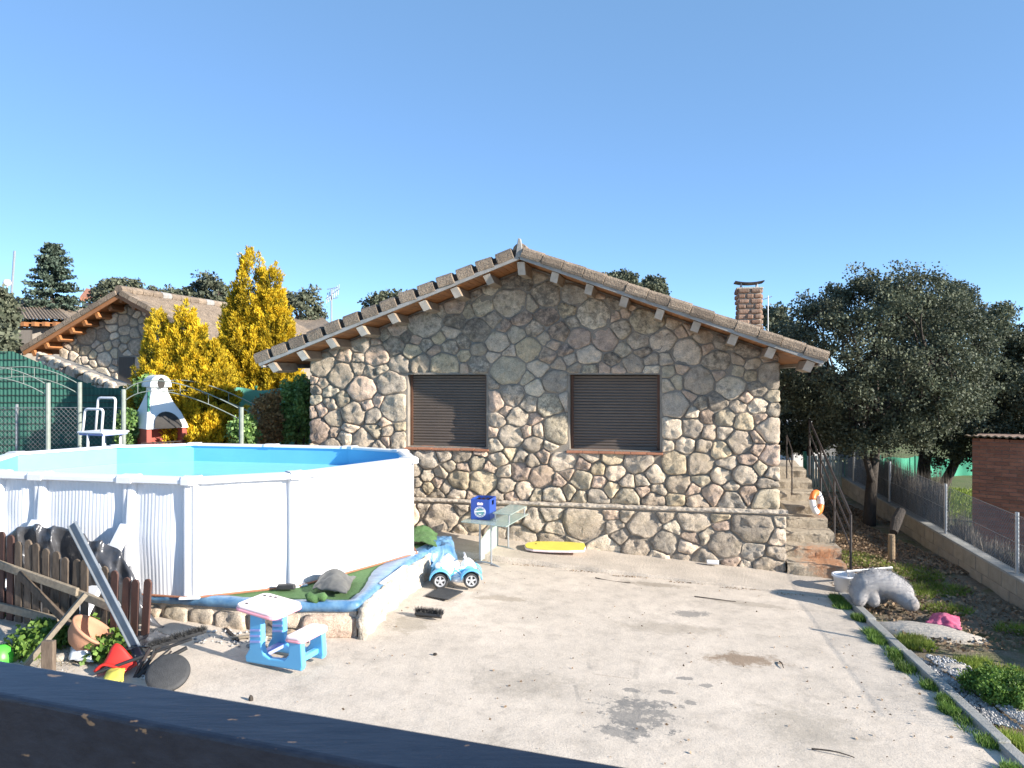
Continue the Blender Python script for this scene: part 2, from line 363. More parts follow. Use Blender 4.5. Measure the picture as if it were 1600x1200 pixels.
for s in [((898, 1080), (905, 1107), .02, DK, .6), ((905, 1107), (955, 1112), .012, DK, .5), ((918, 1042), (922, 1058), .02, DK, .55), ((925, 1063), (985, 1067), .012, BR, .5),
          ((995, 1047), (992, 1068), .03, DK, .5), ((990, 1085), (1000, 1105), .03, DK, .6)]:
    col = line(col, *s)
vo = g.n('ShaderNodeTexVoronoi', feature='DISTANCE_TO_EDGE'); vo.inputs['Scale'].default_value = .42
wv2 = g.mix(.12, p, g.n('ShaderNodeTexNoise', i_2=3.0).outputs[1]); g.l(wv2, vo.inputs['Vector'])
crack = g.math('MULTIPLY', g.ramp(vo.outputs[0], [(.0, 1), (.006, 0)]), g.ramp(g.noise(p, .8, 2), [(.52, 0), (.6, 1)]))
col = g.mix(g.math('MULTIPLY', crack, .0), col, (.15, .13, .11))
g.l(col, b.inputs['Base Color']); b.inputs['Roughness'].default_value = .92; b.inputs['Specular IOR Level'].default_value = .25
n1 = g.bump(g.noise(p, 55, 5, .75), .55, .008, b); g.bump(g.noise(p, 5, 5, .6), .5, .02, b, n1)
M['terrace'] = m
# bare soil with grass and litter colour
m, t, b = nmat('soil'); g = N(t); p = g.pos()
col = g.mix(g.ramp(g.noise(p, .8, 6, .6), [(.35, 0), (.65, 1)]), (.40, .325, .24), (.29, .235, .17))
col = g.mix(1.0, col, g.ramp(g.noise(p, 40, 5, .75), [(.3, .55), (.5, 1), (.75, 1.25)]), 'MULTIPLY')
col = g.mix(g.math('MULTIPLY', g.ramp(g.noise(p, .55, 5, .7), [(.52, 0), (.6, 1)]), .7), col, (.13, .16, .05))
g.l(col, b.inputs['Base Color']); b.inputs['Roughness'].default_value = 1; b.inputs['Specular IOR Level'].default_value = .1
n1 = g.bump(g.noise(p, 30, 6, .7), 1, .03, b); g.bump(g.noise(p, 120, 3, .7), .6, .01, b, n1); M['soil'] = m
M['grassground'] = pm('grass_ground', (.10, .135, .035), (.17, .17, .07), 1.2, 1.0, 1, 60, speck=.4, bdist=.04)
# foreground beam: dark navy gloss paint with bare-wood chips
m, t, b = nmat('navy_black_paint'); g = N(t); p = g.pos()
k = g.n('ShaderNodeMapping'); k.inputs['Rotation'].default_value = (0, 0, .33); k.inputs['Scale'].default_value = (3, 22, 22); g.l(p, k.inputs[0])
col = g.mix(g.ramp(g.noise(k.outputs[0], 3, 6, .7), [(.35, 0), (.7, 1)]), (.005, .008, .018), (.017, .023, .038))
k2 = g.n('ShaderNodeMapping'); k2.inputs['Rotation'].default_value = (0, 0, .33); k2.inputs['Scale'].default_value = (9, 20, 20); g.l(p, k2.inputs[0])
chip = g.ramp(g.noise(k2.outputs[0], 2.4, 3, .5), [(.69, 0), (.715, 1)])
col = g.mix(chip, col, (.22, .14, .08))
g.l(col, b.inputs['Base Color']); b.inputs['Roughness'].default_value = .38
g.bump(g.noise(k.outputs[0], 4, 5, .7), .35, .004, b); M['beamblue'] = m
# ================================================================ THE GROUND
UX, UY = 0.978, -0.2075
U = Vector((UX, UY, 0)).normalized(); V = Vector((-U.y, U.x, 0))      # U along the facade, V away from the camera
def tz(x, y): return .055 * (4.2 - x) + .012 * (y - 8)                    # terrace slab, falls to the right
def wall_x(y): return 6.27 + .178 * (y - 9.4)                            # line of the low boundary wall
def kerb_x(y): return 3.73 + (y - 5.66) * .1145
def sstep(a, b, x): x = min(1, max(0, (x - a) / (b - a))); return x * x * (3 - 2 * x)
def gh(x, y):
    if x < 4.2: z = min(tz(x, min(y, 14)), .62) - .05
    else: z = max(-.03, min(.14, .012 * (y - 8))) - .02
    k = sstep(14, 30, y) * sstep(-3, -14, x); z += 1.4 * k
    if y < 25: z += (-.52 - z) * sstep(wall_x(y) + .12, wall_x(y) + .3, x)
    else: z += (-.52 - z) * sstep(8, 11, x)
    return z
def axis(a, b, c, d, fine, coarse):
    r = []; x = a
    while x < d:
        r.append(x); x += fine if b <= x < c else coarse
    return r + [d]
xs = [-2500, -600, -150, -70] + axis(-40, -9, 10, 40, .22, 1.6) + [70, 150, 600, 2500]
ys = [-600, -100, -20] + axis(-6, 3, 20, 60, .22, 1.6) + [120, 400, 1200, 3000]
mb = MB(); w = len(xs)
mb.add([(x, y, gh(x, y) + (.035 * fbm((x, y, 0), 1.4, 3) if -9 < x < 10 and 0 < y < 22 else 0)) for y in ys for x in xs],
       [(j * w + i, j * w + i + 1, (j + 1) * w + i + 1, (j + 1) * w + i) for j in range(len(ys) - 1) for i in range(w - 1)])
tag(mb.build('ground', M['soil'], smooth=True, center=False), 'bare soil and rough grass around the house', kind='structure')
mb = MB()
mb.grid(lambda a, b: Vector((lambda y: (wall_x(y) + .34 + a * 22, y, -.49 + .03 * fbm((a * 22, y, 0), .8)))(6 + b * 34)), 40, 50)
tag(mb.build('meadow', M['grassground'], smooth=True, center=False), 'green grass beyond the boundary wall', kind='structure')

# house frame: s along the facade, o out of it (towards the camera), z up
O = Vector((-3.26, 12.5, 0)); WID = 7.23
def Wd(s, o, z): return O + U * s - V * o + Vector((0, 0, z))
def path_z(s): return .10 + .4 * (7.3 - s) / 5.6
# terrace slab
def edge_y(x):                                     # front edge of the path
    e = Wd(0, 1.02, 0); return e.y + (x - e.x) * U.y / U.x
mb = MB()
def tf(a, b):
    y = .3 + b * 10.6; xr = kerb_x(y); x = -6.2 + a * (xr + 6.2); y2 = min(y, edge_y(x) + .25)
    return Vector((x, y2, tz(x, y2) + .005 * fbm((x, y2, 0), 1.1, 5)))
mb.grid(tf, 70, 70)
tag(mb.build('terrace', M['terrace'], smooth=True, center=False), 'pale stained concrete terrace in front of the stone house', kind='structure')
# path along the wall
mb = MB()
def pf(a, b):
    s = 1.3 + a * 6.75; o = .05 + b * (1.0 + .05 * fbm((s, 0, 0), 2.1, 2)); q = Wd(s, o, 0)
    zt = path_z(s) - .03 * b + .012 * fbm((s, o, 0), 2.3, 9); lo = tz(q.x, q.y) - .04
    return Vector((q.x, q.y, max(zt, lo + .06)))
mb.grid(pf, 80, 10)
def pe(a, b):
    q = pf(a, 1); k = b * (1 + .3 * nz((a * 40, 0, 0)))
    return Vector((q.x, q.y - .05 * b, q.z - .02 * b - .3 * max(0, b - .15)))
mb.grid(pe, 80, 5)
mb.grid(lambda a, b: pf(1, a) + Vector((0, 0, -.4 * b)), 8, 2)
tag(mb.build('path', M['path'], smooth=True, center=False), 'raised rough concrete path along the foot of the house', kind='structure')

# ================================================================ STONEWORK
def clip(poly, nx, ny, c):                          # keep nx*x+ny*y <= c
    out = []; n = len(poly)
    for i in range(n):
        a = poly[i]; b_ = poly[(i + 1) % n]; da = nx * a[0] + ny * a[1] - c; db = nx * b_[0] + ny * b_[1] - c
        if da <= 0: out.append(a)
        if (da < 0 < db) or (db < 0 < da):
            t_ = da / (da - db); out.append((a[0] + (b_[0] - a[0]) * t_, a[1] + (b_[1] - a[1]) * t_))
    return out
def area(p): return sum(p[i][0] * p[(i + 1) % len(p)][1] - p[(i + 1) % len(p)][0] * p[i][1] for i in range(len(p))) / 2
def centroid(p):
    A = area(p); cx = cy = 0
    for i in range(len(p)):
        x0, y0 = p[i]; x1, y1 = p[(i + 1) % len(p)]; k = x0 * y1 - x1 * y0; cx += (x0 + x1) * k; cy += (y0 + y1) * k
    return cx / (6 * A), cy / (6 * A)
def inset(p, d):
    q = p
    for i in range(len(p)):
        a = p[i]; b_ = p[(i + 1) % len(p)]; L = hypot(b_[0] - a[0], b_[1] - a[1])
        if L < 1e-5: continue
        nx, ny = (b_[1] - a[1]) / L, -(b_[0] - a[0]) / L
        q = clip(q, nx, ny, nx * a[0] + ny * a[1] - d)
        if len(q) < 3: return []
    return q
def stone_cells(poly, holes, sp, rng, relax=2, asp=1.15, vary=.58):
    x0 = min(p[0] for p in poly); x1 = max(p[0] for p in poly); y0 = min(p[1] for p in poly); y1 = max(p[1] for p in poly)
    def inside(x, y): return all((b_[0] - a[0]) * (y - a[1]) - (b_[1] - a[1]) * (x - a[0]) >= 0 for a, b_ in zip(poly, poly[1:] + poly[:1]))
    def inhole(x, y): return any(h[0] < x < h[2] and h[1] < y < h[3] for h in holes)
    seeds = []; 
    for _ in range(int((x1 - x0) * (y1 - y0) / sp ** 2 * 60)):
        x, y = rng.uniform(x0, x1), rng.uniform(y0, y1)
        if not inside(x, y) or inhole(x, y): continue
        r = sp * rng.choice([.48, .7, .85, .95, 1.05, 1.2, 1.4])
        if all(hypot((x - s[0]) / asp, y - s[1]) > (r + s[2]) / 2 for s in seeds): seeds.append([x, y, r])
    for it in range(relax + 1):
        cells = []
        for i, s in enumerate(seeds):
            c = list(poly)
            near = sorted(((hypot((t_[0] - s[0]) / asp, t_[1] - s[1]), j) for j, t_ in enumerate(seeds) if j != i and abs(t_[0] - s[0]) < 4 * sp * asp and abs(t_[1] - s[1]) < 4 * sp))[:26]
            for _, j in near:
                t_ = seeds[j]
                # power diagram in the space squashed by asp
                ax, bx = s[0] / asp, t_[0] / asp; wi, wj = (s[2] * vary) ** 2, (t_[2] * vary) ** 2
                nx, ny = (bx - ax), (t_[1] - s[1]); cc = (bx * bx + t_[1] ** 2 - wj - ax * ax - s[1] ** 2 + wi) / 2
                c = clip(c, nx / asp, ny, cc)
                if len(c) < 3: break
            if len(c) >= 3:
                for h in holes:
                    if max(p[0] for p in c) > h[0] and min(p[0] for p in c) < h[2] and max(p[1] for p in c) > h[1] and min(p[1] for p in c) < h[3]:
                        d = [(h[0] - s[0], (1, 0, h[0])), (s[0] - h[2], (-1, 0, -h[2])), (h[1] - s[1], (0, 1, h[1])), (s[1] - h[3], (0, -1, -h[3]))]
                        c = clip(c, *max(d)[1])
                        if len(c) < 3: break
            cells.append(c if len(c) >= 3 and area(c) > 1e-4 else None)
        if it < relax:
            for s, c in zip(seeds, cells):
                if c: s[0], s[1] = centroid(c)
    return [c for c in cells if c]
def round_poly(p, n, rng, k=.24):
    for it in range(2):
        q = []
        for i in range(len(p)):
            a, b_ = p[i], p[(i + 1) % len(p)]; f = k
            q += [(a[0] + (b_[0] - a[0]) * f, a[1] + (b_[1] - a[1]) * f), (a[0] + (b_[0] - a[0]) * (1 - f), a[1] + (b_[1] - a[1]) * (1 - f))]
        p = q
    L = [hypot(p[(i + 1) % len(p)][0] - p[i][0], p[(i + 1) % len(p)][1] - p[i][1]) for i in range(len(p))]; T = sum(L); out = []
    i = 0; acc = 0
    for j in range(n):
        g_ = T * j / n
        while acc + L[i] < g_: acc += L[i]; i += 1
        f = (g_ - acc) / L[i]; a, b_ = p[i], p[(i + 1) % len(p)]
        out.append((a[0] + (b_[0] - a[0]) * f, a[1] + (b_[1] - a[1]) * f))
    return out
def stone_mesh(cell, W, rng, hgt, joint, n=16, rough=.017):
    c = inset(cell, joint * rng.uniform(.7, 1.25))
    if len(c) < 3 or area(c) < .0015: return None
    c = round_poly(c, n, rng, rng.uniform(.04, .11)); cx, cy = centroid(c); sz = sqrt(abs(area(c))); sd = rng.random() * 50
    tx, ty = rng.uniform(-.12, .12), rng.uniform(-.12, .12)
    jit = [1 + rng.uniform(-.07, .03) for _ in c]; mb_ = MB(); rings = [(1.0, -.6), (1.0, .30), (.955, .74), (.82, .94), (.45, 1.0)]
    for (sc_, hh) in rings:
        for (x, y), j in zip(c, jit):
            X, Y = cx + (x - cx) * sc_ * j, cy + (y - cy) * sc_ * j
            h_ = hgt * hh
            if hh > .4: h_ += rough * 2.2 * nz((X * 1.0, Y, sd), 9) + rough * nz((X, Y, sd), 22) + (tx * (X - cx) + ty * (Y - cy)) * .8
            mb_.v.append(W(X, h_, Y))
    mb_.v.append(W(cx, hgt * 1.02 + rough * nz((cx, cy, sd), 9), cy))
    for r_ in range(len(rings) - 1):
        for i in range(n): mb_.f.append((r_ * n + i, r_ * n + (i + 1) % n, (r_ + 1) * n + (i + 1) % n, (r_ + 1) * n + i))
    k = (len(rings) - 1) * n
    for i in range(n): mb_.f.append((k + i, k + (i + 1) % n, len(mb_.v) - 1))
    mb_.m = [0] * len(mb_.f)
    return mb_
def stones(parent, poly, holes, sp, W, rng, hfun, joint, mat, name='stone', n=16, rough=.012, relax=2):
    k = 0
    for c in stone_cells(poly, holes, sp, rng, relax):
        q = stone_mesh(c, W, rng, hfun(*centroid(c)), joint, n, rough)
        if q: q.build(name, mat, parent, smooth=True); k += 1
    return k
def holed_front(mb_, W, poly_rects, o):
    for (s0, z0, s1, z1) in poly_rects: mb_.add([W(s0, o, z0), W(s1, o, z0), W(s1, o, z1), W(s0, o, z1)], [(0, 1, 2, 3)])

# ================================================================ THE HOUSE
house = empty('stone_house', Wd(WID / 2, 0, .1), 'low rubble stone house with gable roof and two closed brown shutters', 'house')
RID = .4975 * WID; ZR, TANR = 4.55, .372                                 # underside of roof deck at the ridge, pitch
def roof_z(s): return ZR - TANR * abs(s - RID)
ZE0, ZE1 = roof_z(0), roof_z(WID); ZL = .957
WIN = [(.2275 * WID, 1.765, .405 * WID, 2.9), (.5843 * WID, 1.765, .770 * WID, 2.9)]
DEPTH = 8.5
mb = MB()
# front with two window openings, columns left to right
a0, a1, b0, b1 = WIN[0][0], WIN[0][2], WIN[1][0], WIN[1][2]; zb, zt_ = 1.765, 2.9
cuts = [0, a0, a1, b0, b1, WID]
for i in range(5):
    s0, s1 = cuts[i], cuts[i + 1]; top = [(s1, roof_z(s1)), (s0, roof_z(s0))]
    if s0 < RID < s1: top = [(s1, roof_z(s1)), (RID, ZR), (s0, roof_z(s0))]
    if i in (1, 3):
        mb.add([Wd(s0, 0, -.3), Wd(s1, 0, -.3), Wd(s1, 0, zb), Wd(s0, 0, zb)], [(0, 1, 2, 3)])
        mb.add([Wd(s0, 0, zt_), Wd(s1, 0, zt_)] + [Wd(s, 0, z) for s, z in top], [tuple(range(2 + len(top)))])
        for (p_, q_) in (((s0, zb), (s0, zt_)), ((s0, zt_), (s1, zt_)), ((s1, zt_), (s1, zb)), ((s1, zb), (s0, zb))):
            mb.add([Wd(p_[0], 0, p_[1]), Wd(q_[0], 0, q_[1]), Wd(q_[0], -.22, q_[1]), Wd(p_[0], -.22, p_[1])], [(0, 1, 2, 3)])
    else:
        mb.add([Wd(s0, 0, -.3), Wd(s1, 0, -.3)] + [Wd(s, 0, z) for s, z in top], [tuple(range(2 + len(top)))])
mb.add([Wd(0, 0, -.3), Wd(0, -DEPTH, -.3), Wd(0, -DEPTH, ZE0), Wd(0, 0, ZE0)], [(0, 1, 2, 3)])
mb.add([Wd(WID, 0, -.3), Wd(WID, -DEPTH, -.3), Wd(WID, -DEPTH, ZE1), Wd(WID, 0, ZE1)], [(3, 2, 1, 0)])
mb.add([Wd(0, -DEPTH, -.3), Wd(WID, -DEPTH, -.3), Wd(WID, -DEPTH, ZE1), Wd(RID, -DEPTH, ZR), Wd(0, -DEPTH, ZE0)], [(0, 1, 2, 3, 4)])
wall = mb.build('wall', M['mortar'], house, fix=False)
rs = random.Random(11)
poly = [(-.03, ZL), (WID + .03, ZL), (WID + .03, ZE1 - .03), (RID, ZR - .03), (-.03, ZE0 - .03)]
def hmain(s, z):
    low = sstep(2.6, 1.6, z) if .2 * WID < s else sstep(3.0, 2.4, z)
    return .023 + .009 * low + rs.uniform(0, .010) + .014 * low * rs.random()
holes = [(w_[0] - .02, w_[1] - .035, w_[2] + .02, w_[3] + .01) for w_ in WIN]
allst = []
def collect(cells_, W, hf, joint, n_=22):
    for c in cells_:
        q = stone_mesh(c, W, rs, hf(*centroid(c)), joint, n_)
        if q: allst.append((area(c), q))
collect(stone_cells(poly, holes, .282, rs, 1), Wd, hmain, .0065)
# plinth
PO = .085
mb = MB(); mb.add([Wd(-.05, PO, -.3), Wd(WID + PO, PO, -.3), Wd(WID + PO, PO, ZL - .05), Wd(-.05, PO, ZL - .05)], [(0, 1, 2, 3)])
mb.add([Wd(WID + PO, PO, -.3), Wd(WID + PO, -2, -.3), Wd(WID + PO, -2, ZL - .05), Wd(WID + PO, PO, ZL - .05)], [(0, 1, 2, 3)])
plinth = mb.build('plinth', M['mortar'], house)
poly = [(-.03, .42), (1.5, .42), (WID + PO + .02, .02), (WID + PO + .02, ZL - .065), (-.03, ZL - .065)]
poly = [(-.03, .0), (WID + PO + .02, .0), (WID + PO + .02, ZL - .065), (-.03, ZL - .065)]
cells = [c for c in stone_cells(poly, [], .33, rs, 1) if not (max(q[1] for q in c) < path_z(centroid(c)[0]) + .03 or centroid(c)[0] < 1.0)]
collect(cells, lambda s, o, z: Wd(s, o + PO, z), lambda s, z: .022 + rs.uniform(0, .02), .007)
allst.sort(key=lambda t_: -t_[0])
for _, q in allst[:300]: q.build('stone', M['stone'], house, smooth=True)
rest = MB()
for _, q in allst[300:]: rest.add(q.v, q.f)
if rest.v: tag(rest.build('small_stones', M['stone'], house, smooth=True), kind='stuff')
print('STONES', len(allst))
mb = MB()
def lf(a, b):
    s = -.06 + a * (WID + .06 + PO + .035); e = .016 * nz((s, 0, b), 7) + .016 * nz((s, 3, b), 23) + .008 * nz((s, 3, b), 50)
    prof = [(-.02, ZL + .012), (PO + .025, ZL + .002), (PO + .04, ZL - .018), (PO + .028, ZL - .045), (PO - .03, ZL - .06)]
    k = min(int(b * 4 + 1e-6), 3); f = b * 4 - k; p_ = [prof[k][i] + (prof[k + 1][i] - prof[k][i]) * f for i in (0, 1)]
    return Wd(s, p_[0] + e, p_[1] + e * .6)
mb.grid(lf, 420, 8)
mb.grid(lambda a, b: lf(1, b) - U * 0 + V * a * 1.5, 6, 8)
mb.build('ledge', M['ledge'], house, smooth=True)
# windows: guides, roller shutter, terracotta sill
for wi, (s0, z0, s1, z1) in enumerate(WIN):
    w_ = empty('window', Wd((s0 + s1) / 2, -.1, z0)); w_.parent = house; w_.location = Wd((s0 + s1) / 2, -.1, z0) - WL[house.name]
    mb = MB()
    ns_ = 25; hs = (z1 - z0 - .02) / ns_
    prof = []
    for k in range(ns_):
        for f, o_ in ((0, -.150), (.12, -.139), (.5, -.133), (.85, -.138), (.97, -.150)): prof.append((o_, z0 + .01 + (k + f) * hs))
    mb.grid(lambda a, b: Wd(s0 + .03 + a * (s1 - s0 - .06), prof[min(int(round(b * (len(prof) - 1))), len(prof) - 1)][0], prof[min(int(round(b * (len(prof) - 1))), len(prof) - 1)][1]), 1, len(prof) - 1)
    mb.build('shutter', M['shutter'], w_, smooth=False)
    for s in (s0, s1 - .045):
        mb = MB(); mb.prism([Wd(s + .002, -.165, z0), Wd(s + .043, -.165, z0), Wd(s + .043, -.118, z0), Wd(s + .002, -.118, z0)], (0, 0, z1 - z0 - .004)); mb.build('guide_rail', M['frame'], w_, bevel=.004)
    mb = MB(); mb.prism([Wd(s0 + .05, -.165, z0 + .002), Wd(s1 - .05, -.165, z0 + .002), Wd(s1 - .05, -.126, z0 + .002), Wd(s0 + .05, -.126, z0 + .002)], (0, 0, .04)); mb.build('bottom_bar', M['shutter'], w_, bevel=.004)
    sill = empty('sill', Wd((s0 + s1) / 2, 0, z0)); sill.parent = w_; sill.location = WL[sill.name] - WL[w_.name]
    nt = 6; tw = (s1 - s0 + .09) / nt
    for k in range(nt):
        mb = MB(); sa = s0 - .045 + k * tw + .003; sb = sa + tw - .006; dz = rs.uniform(-.003, .003)
        mb.prism([Wd(sa, -.14, z0 + .004 + dz), Wd(sa, .07, z0 - .024 + dz), Wd(sa, .07, z0 - .05 + dz), Wd(sa, -.14, z0 - .03 + dz)], U * (sb - sa))
        mb.build('tile', M['terra'], sill, bevel=.005)
    mb = MB(); mb.prism([Wd(s0 - .03, .012, z1 - .002), Wd(s1 + .03, .012, z1 - .002), Wd(s1 + .03, .012, z1 + .03), Wd(s0 - .03, .012, z1 + .03)], V * .05); mb.build('lintel', M['mortar'], w_)
# roof
OH, EAV = .72, .49
roof = empty('roof', Wd(RID, 0, ZR)); roof.parent = house; roof.location = WL[roof.name] - WL[house.name]
ang = math.atan(TANR); SL = (RID + EAV) / cos(ang)
def Rf(side, l, o, h):                               # l metres down the slope from the ridge, o out, h above the deck
    s = RID + side * (l * cos(ang) + h * sin(ang)); return Wd(s, o, ZR - l * sin(ang) + h * cos(ang))
for side in (-1, 1):
    L = SL; npk = 46; pw = L / npk
    for k in range(npk):                             # soffit planks run out from the wall
        a = k * pw + .003; b_ = (k + 1) * pw - .003
        mb = MB(); mb.prism([Rf(side, a, -.06, .012), Rf(side, b_, -.06, .012), Rf(side, b_, OH - .02, .012), Rf(side, a, OH - .02, .012)], Rf(side, 0, 0, .022) - Rf(side, 0, 0, 0))
        mb.build('soffit_plank', M['soffit'], roof)
    mb = MB(); mb.prism([Rf(side, .0, -DEPTH - .4, .04), Rf(side, L, -DEPTH - .4, .04), Rf(side, L, OH - .02, .04), Rf(side, .0, OH - .02, .04)], Rf(side, 0, 0, .05) - Rf(side, 0, 0, 0)); mb.build('deck', M['soffit'], roof)
    mb = MB(); mb.prism([Rf(side, -.0, OH - .012, .004), Rf(side, L + .02, OH - .012, .004), Rf(side, L + .02, OH + .022, .004), Rf(side, 0, OH + .022, .004)], Rf(side, 0, 0, .058) - Rf(side, 0, 0, 0))
    mb.build('fascia_board', M['paleboard'], roof, bevel=.006)
    mb = MB(); mb.prism([Rf(side, L - .02, -DEPTH - .4, -.02), Rf(side, L + .015, -DEPTH - .4, -.02), Rf(side, L + .015, OH - .02, -.02), Rf(side, L - .02, OH - .02, -.02)], Rf(side, 0, 0, .08) - Rf(side, 0, 0, 0)); mb.build('eave_board', M['paleboard'], roof)
    # beam ends under the soffit
    for k in range(0 if side == 1 else 1, 9):
        l = k * (SL - .14) / 8 + (.0 if k == 0 else .02)
        ax = Rf(side, l, 0, 0); hw = .055; hb = .135
        if k == 0: pts = [(-hw, 0), (hw, 0), (hw, -hb - .04), (-hw, -hb - .04)]; fr = lambda x, o, h: Wd(RID + x, o, ZR - .02 + h)
        else: pts = [(-hw, 0), (hw, 0), (hw, -hb), (-hw, -hb)]; fr = lambda x, o, h: Rf(side, l + x, o, h)
        mb = MB(); e = OH - .07 + rs.uniform(-.02, .02)
        vs = [fr(x, -.1, h) for x, h in pts] + [fr(x, e - (.10 if h < -.05 else 0), h) for x, h in pts]
        mb.add(vs, [(3, 2, 1, 0), (0, 1, 5, 4), (1, 2, 6, 5), (2, 3, 7, 6), (3, 0, 4, 7)]); mb.add(vs[4:], [(0, 1, 2, 3)], 1)
        if k == 8: mb.xf(Matrix.Identity(4))
        mb.build('beam', [M['beam'], M['beamend']], house, bevel=.006, fix=True)
    # rake tiles along the verge
    nt = 14; tl = (L + .05) / nt
    for k in range(nt):
        a = k * tl; ln = tl * (.80 if side < 0 else .985)
        if side < 0: a += tl * .2
        h0 = .068; hh = (.155 if side < 0 else .135) + rs.uniform(-.008, .008); tilt = .006 if side > 0 else rs.uniform(.0, .012)
        mb = MB(); o1 = OH + .05 + rs.uniform(-.012, .012)
        prof = [(o1 - .30, h0 + .02), (o1 - .01, h0 - .02), (o1, h0 + .02), (o1 - .005, h0 + hh * .72), (o1 - .05, h0 + hh * .96), (o1 - .14, h0 + hh), (o1 - .30, h0 + hh * .9)]
        A_ = [Rf(side, a, o_, h_ - tilt) for o_, h_ in prof]; B_ = [Rf(side, a + ln, o_, h_ + tilt) for o_, h_ in prof]
        n_ = len(prof); mb.add(A_ + B_, [tuple(range(n_)), tuple(range(2 * n_ - 1, n_ - 1, -1))] + [(i, n_ + i, n_ + (i + 1) % n_, (i + 1) % n_) for i in range(n_)])
        mb.build('rake_tile', M['tile'], roof, bevel=.007, fix=True)
        if side < 0:                                 # dark box paints the overlap shade between two rake tiles
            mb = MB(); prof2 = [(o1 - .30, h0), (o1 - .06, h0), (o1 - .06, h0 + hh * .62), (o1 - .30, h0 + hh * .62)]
            A_ = [Rf(side, a - tl * .2, o_, h_) for o_, h_ in prof2]; mb.prism(A_, (Rf(side, 1, 0, 0) - Rf(side, 0, 0, 0)) * tl * .2); mb.build('gap_shade', M['tile_shade'], roof, fix=True)
    # curved field tiles: rows that run down the slope
    mb = MB(); npan = 40
    def tfn(a, b):
        o_ = OH - .18 - a * (DEPTH + .3); ph = a * npan * 2 * pi; row = b * 12; fr = row - int(row) if b < 1 else 1
        return Rf(side, .02 + b * (L + .03), o_, .15 + .045 * sin(ph) + .02 * fr)
    mb.grid(tfn, npan * 6, 48); tag(mb.build('field_tiles', M['tile'], roof, smooth=True), kind='stuff')
for k in range(20):                                  # ridge caps
    mb = MB(); o1 = OH - .02 - k * .44; mb.tube([Wd(RID, o1, ZR + .135), Wd(RID, o1 - .46, ZR + .155)], [.11, .095], 14)
    mb.build('ridge_tile', M['tile'], roof, bevel=.01)
mb = MB(); mb.prism([Wd(RID - .06, OH + .025, ZR + .03), Wd(RID + .06, OH + .025, ZR + .03), Wd(RID + .02, OH + .025, ZR + .3), Wd(RID - .02, OH + .025, ZR + .31)], V * .05); mb.build('ridge_stop', M['paleboard'], roof, bevel=.01, fix=True)
# chimney with sheet cap
cp = P(1170, 505, 13.3); cb = Vector((cp.x, cp.y, 3.3))
ch = empty('chimney', cb); ch.parent = house; ch.location = cb - WL[house.name]
Mc = frame(cb, U); zt = 4.36 - 3.3
mb = MB(); mb.box((0, 0, zt / 2), (.38, .38, zt)); mb.xf(Mc); mb.build('core', M['ledge'], ch)
for r_ in range(11):
    z = .1 + r_ * .088; n_ = 3 if r_ % 2 else 2
    for face in range(3):
        for k in range(n_):
            wv_ = .40 / n_; x = -.2 + (k + .5) * wv_; mb = MB()
            mb.box((x, -.195, z + .044), (wv_ * rs.uniform(.8, .97), .05 + rs.uniform(-.03, .03), .076 * rs.uniform(.8, 1.08))); mb.xf(Matrix.Rotation([0, pi / 2, -pi / 2][face], 4, 'Z')); mb.xf(Mc); mb.build('brick', M['chimbrick'] if 'chimbrick' in M else M['stone'], ch, bevel=.02)
mb = MB(); mb.box((0, 0, zt + .012), (.44, .44, .03)); mb.xf(Mc); mb.build('coping', M['ledge'], ch, bevel=.008)
for x in (-.13, .13):
    mb = MB(); mb.tube([(x, -.1, zt + .02), (x, -.1, zt + .11)], .012, 6); mb.tube([(x, .1, zt + .02), (x, .1, zt + .11)], .012, 6); mb.xf(Mc); mb.build('cap_post', M['galv'], ch)
mb = MB(); mb.grid(lambda a, b: Vector((-.24 + a * .48, -.2 + b * .4, zt + .105 + .03 * (2 * a - 1) ** 2 + .006 * b)), 8, 1); mb.xf(Mc); mb.build('cap', M['iron'], ch, solid=.02)
# ================================================================ THE POOL AND ITS PLATFORM
PZ, RZ = .645, 1.865                                   # platform top, rim top
PA = Vector((-3.235, 7.76, 0))
def Pl(p, q, z): return PA + U * p + V * q + Vector((0, 0, z))
OUT = [(-2.3, 0), (-1.77, 0), (-.70, 0), (0, 0), (.82, .60), (1.52, 2.2), (1.1, 3.05), (.2, 3.4), (-1.05, 3.42), (-2.3, 3.4), (-3.2, 2.85), (-3.8, 1.7), (-3.15, .55)]
slab_pts = [G(-40, 900, PZ - .02), G(215, 930, PZ - .02), G(440, 946, PZ - .02), G(557, 946, PZ - .02), G(620, 892, PZ - .02), G(688, 850, PZ - .02), Wd(1.4, .2, PZ - .02), Wd(.0, .12, PZ - .02), Vector((-4, 14.2, PZ - .02)), Vector((-9, 14.5, PZ - .02)), Vector((-9, 9, PZ - .02))]
mb = MB(); mb.prism([q - Vector((0, 0, .5)) for q in slab_pts], (0, 0, .5)); tag(mb.build('pool_platform', M['path'], fix=True), 'low raised platform that carries the pool', kind='structure')
plat = bpy.data.objects['pool_platform']
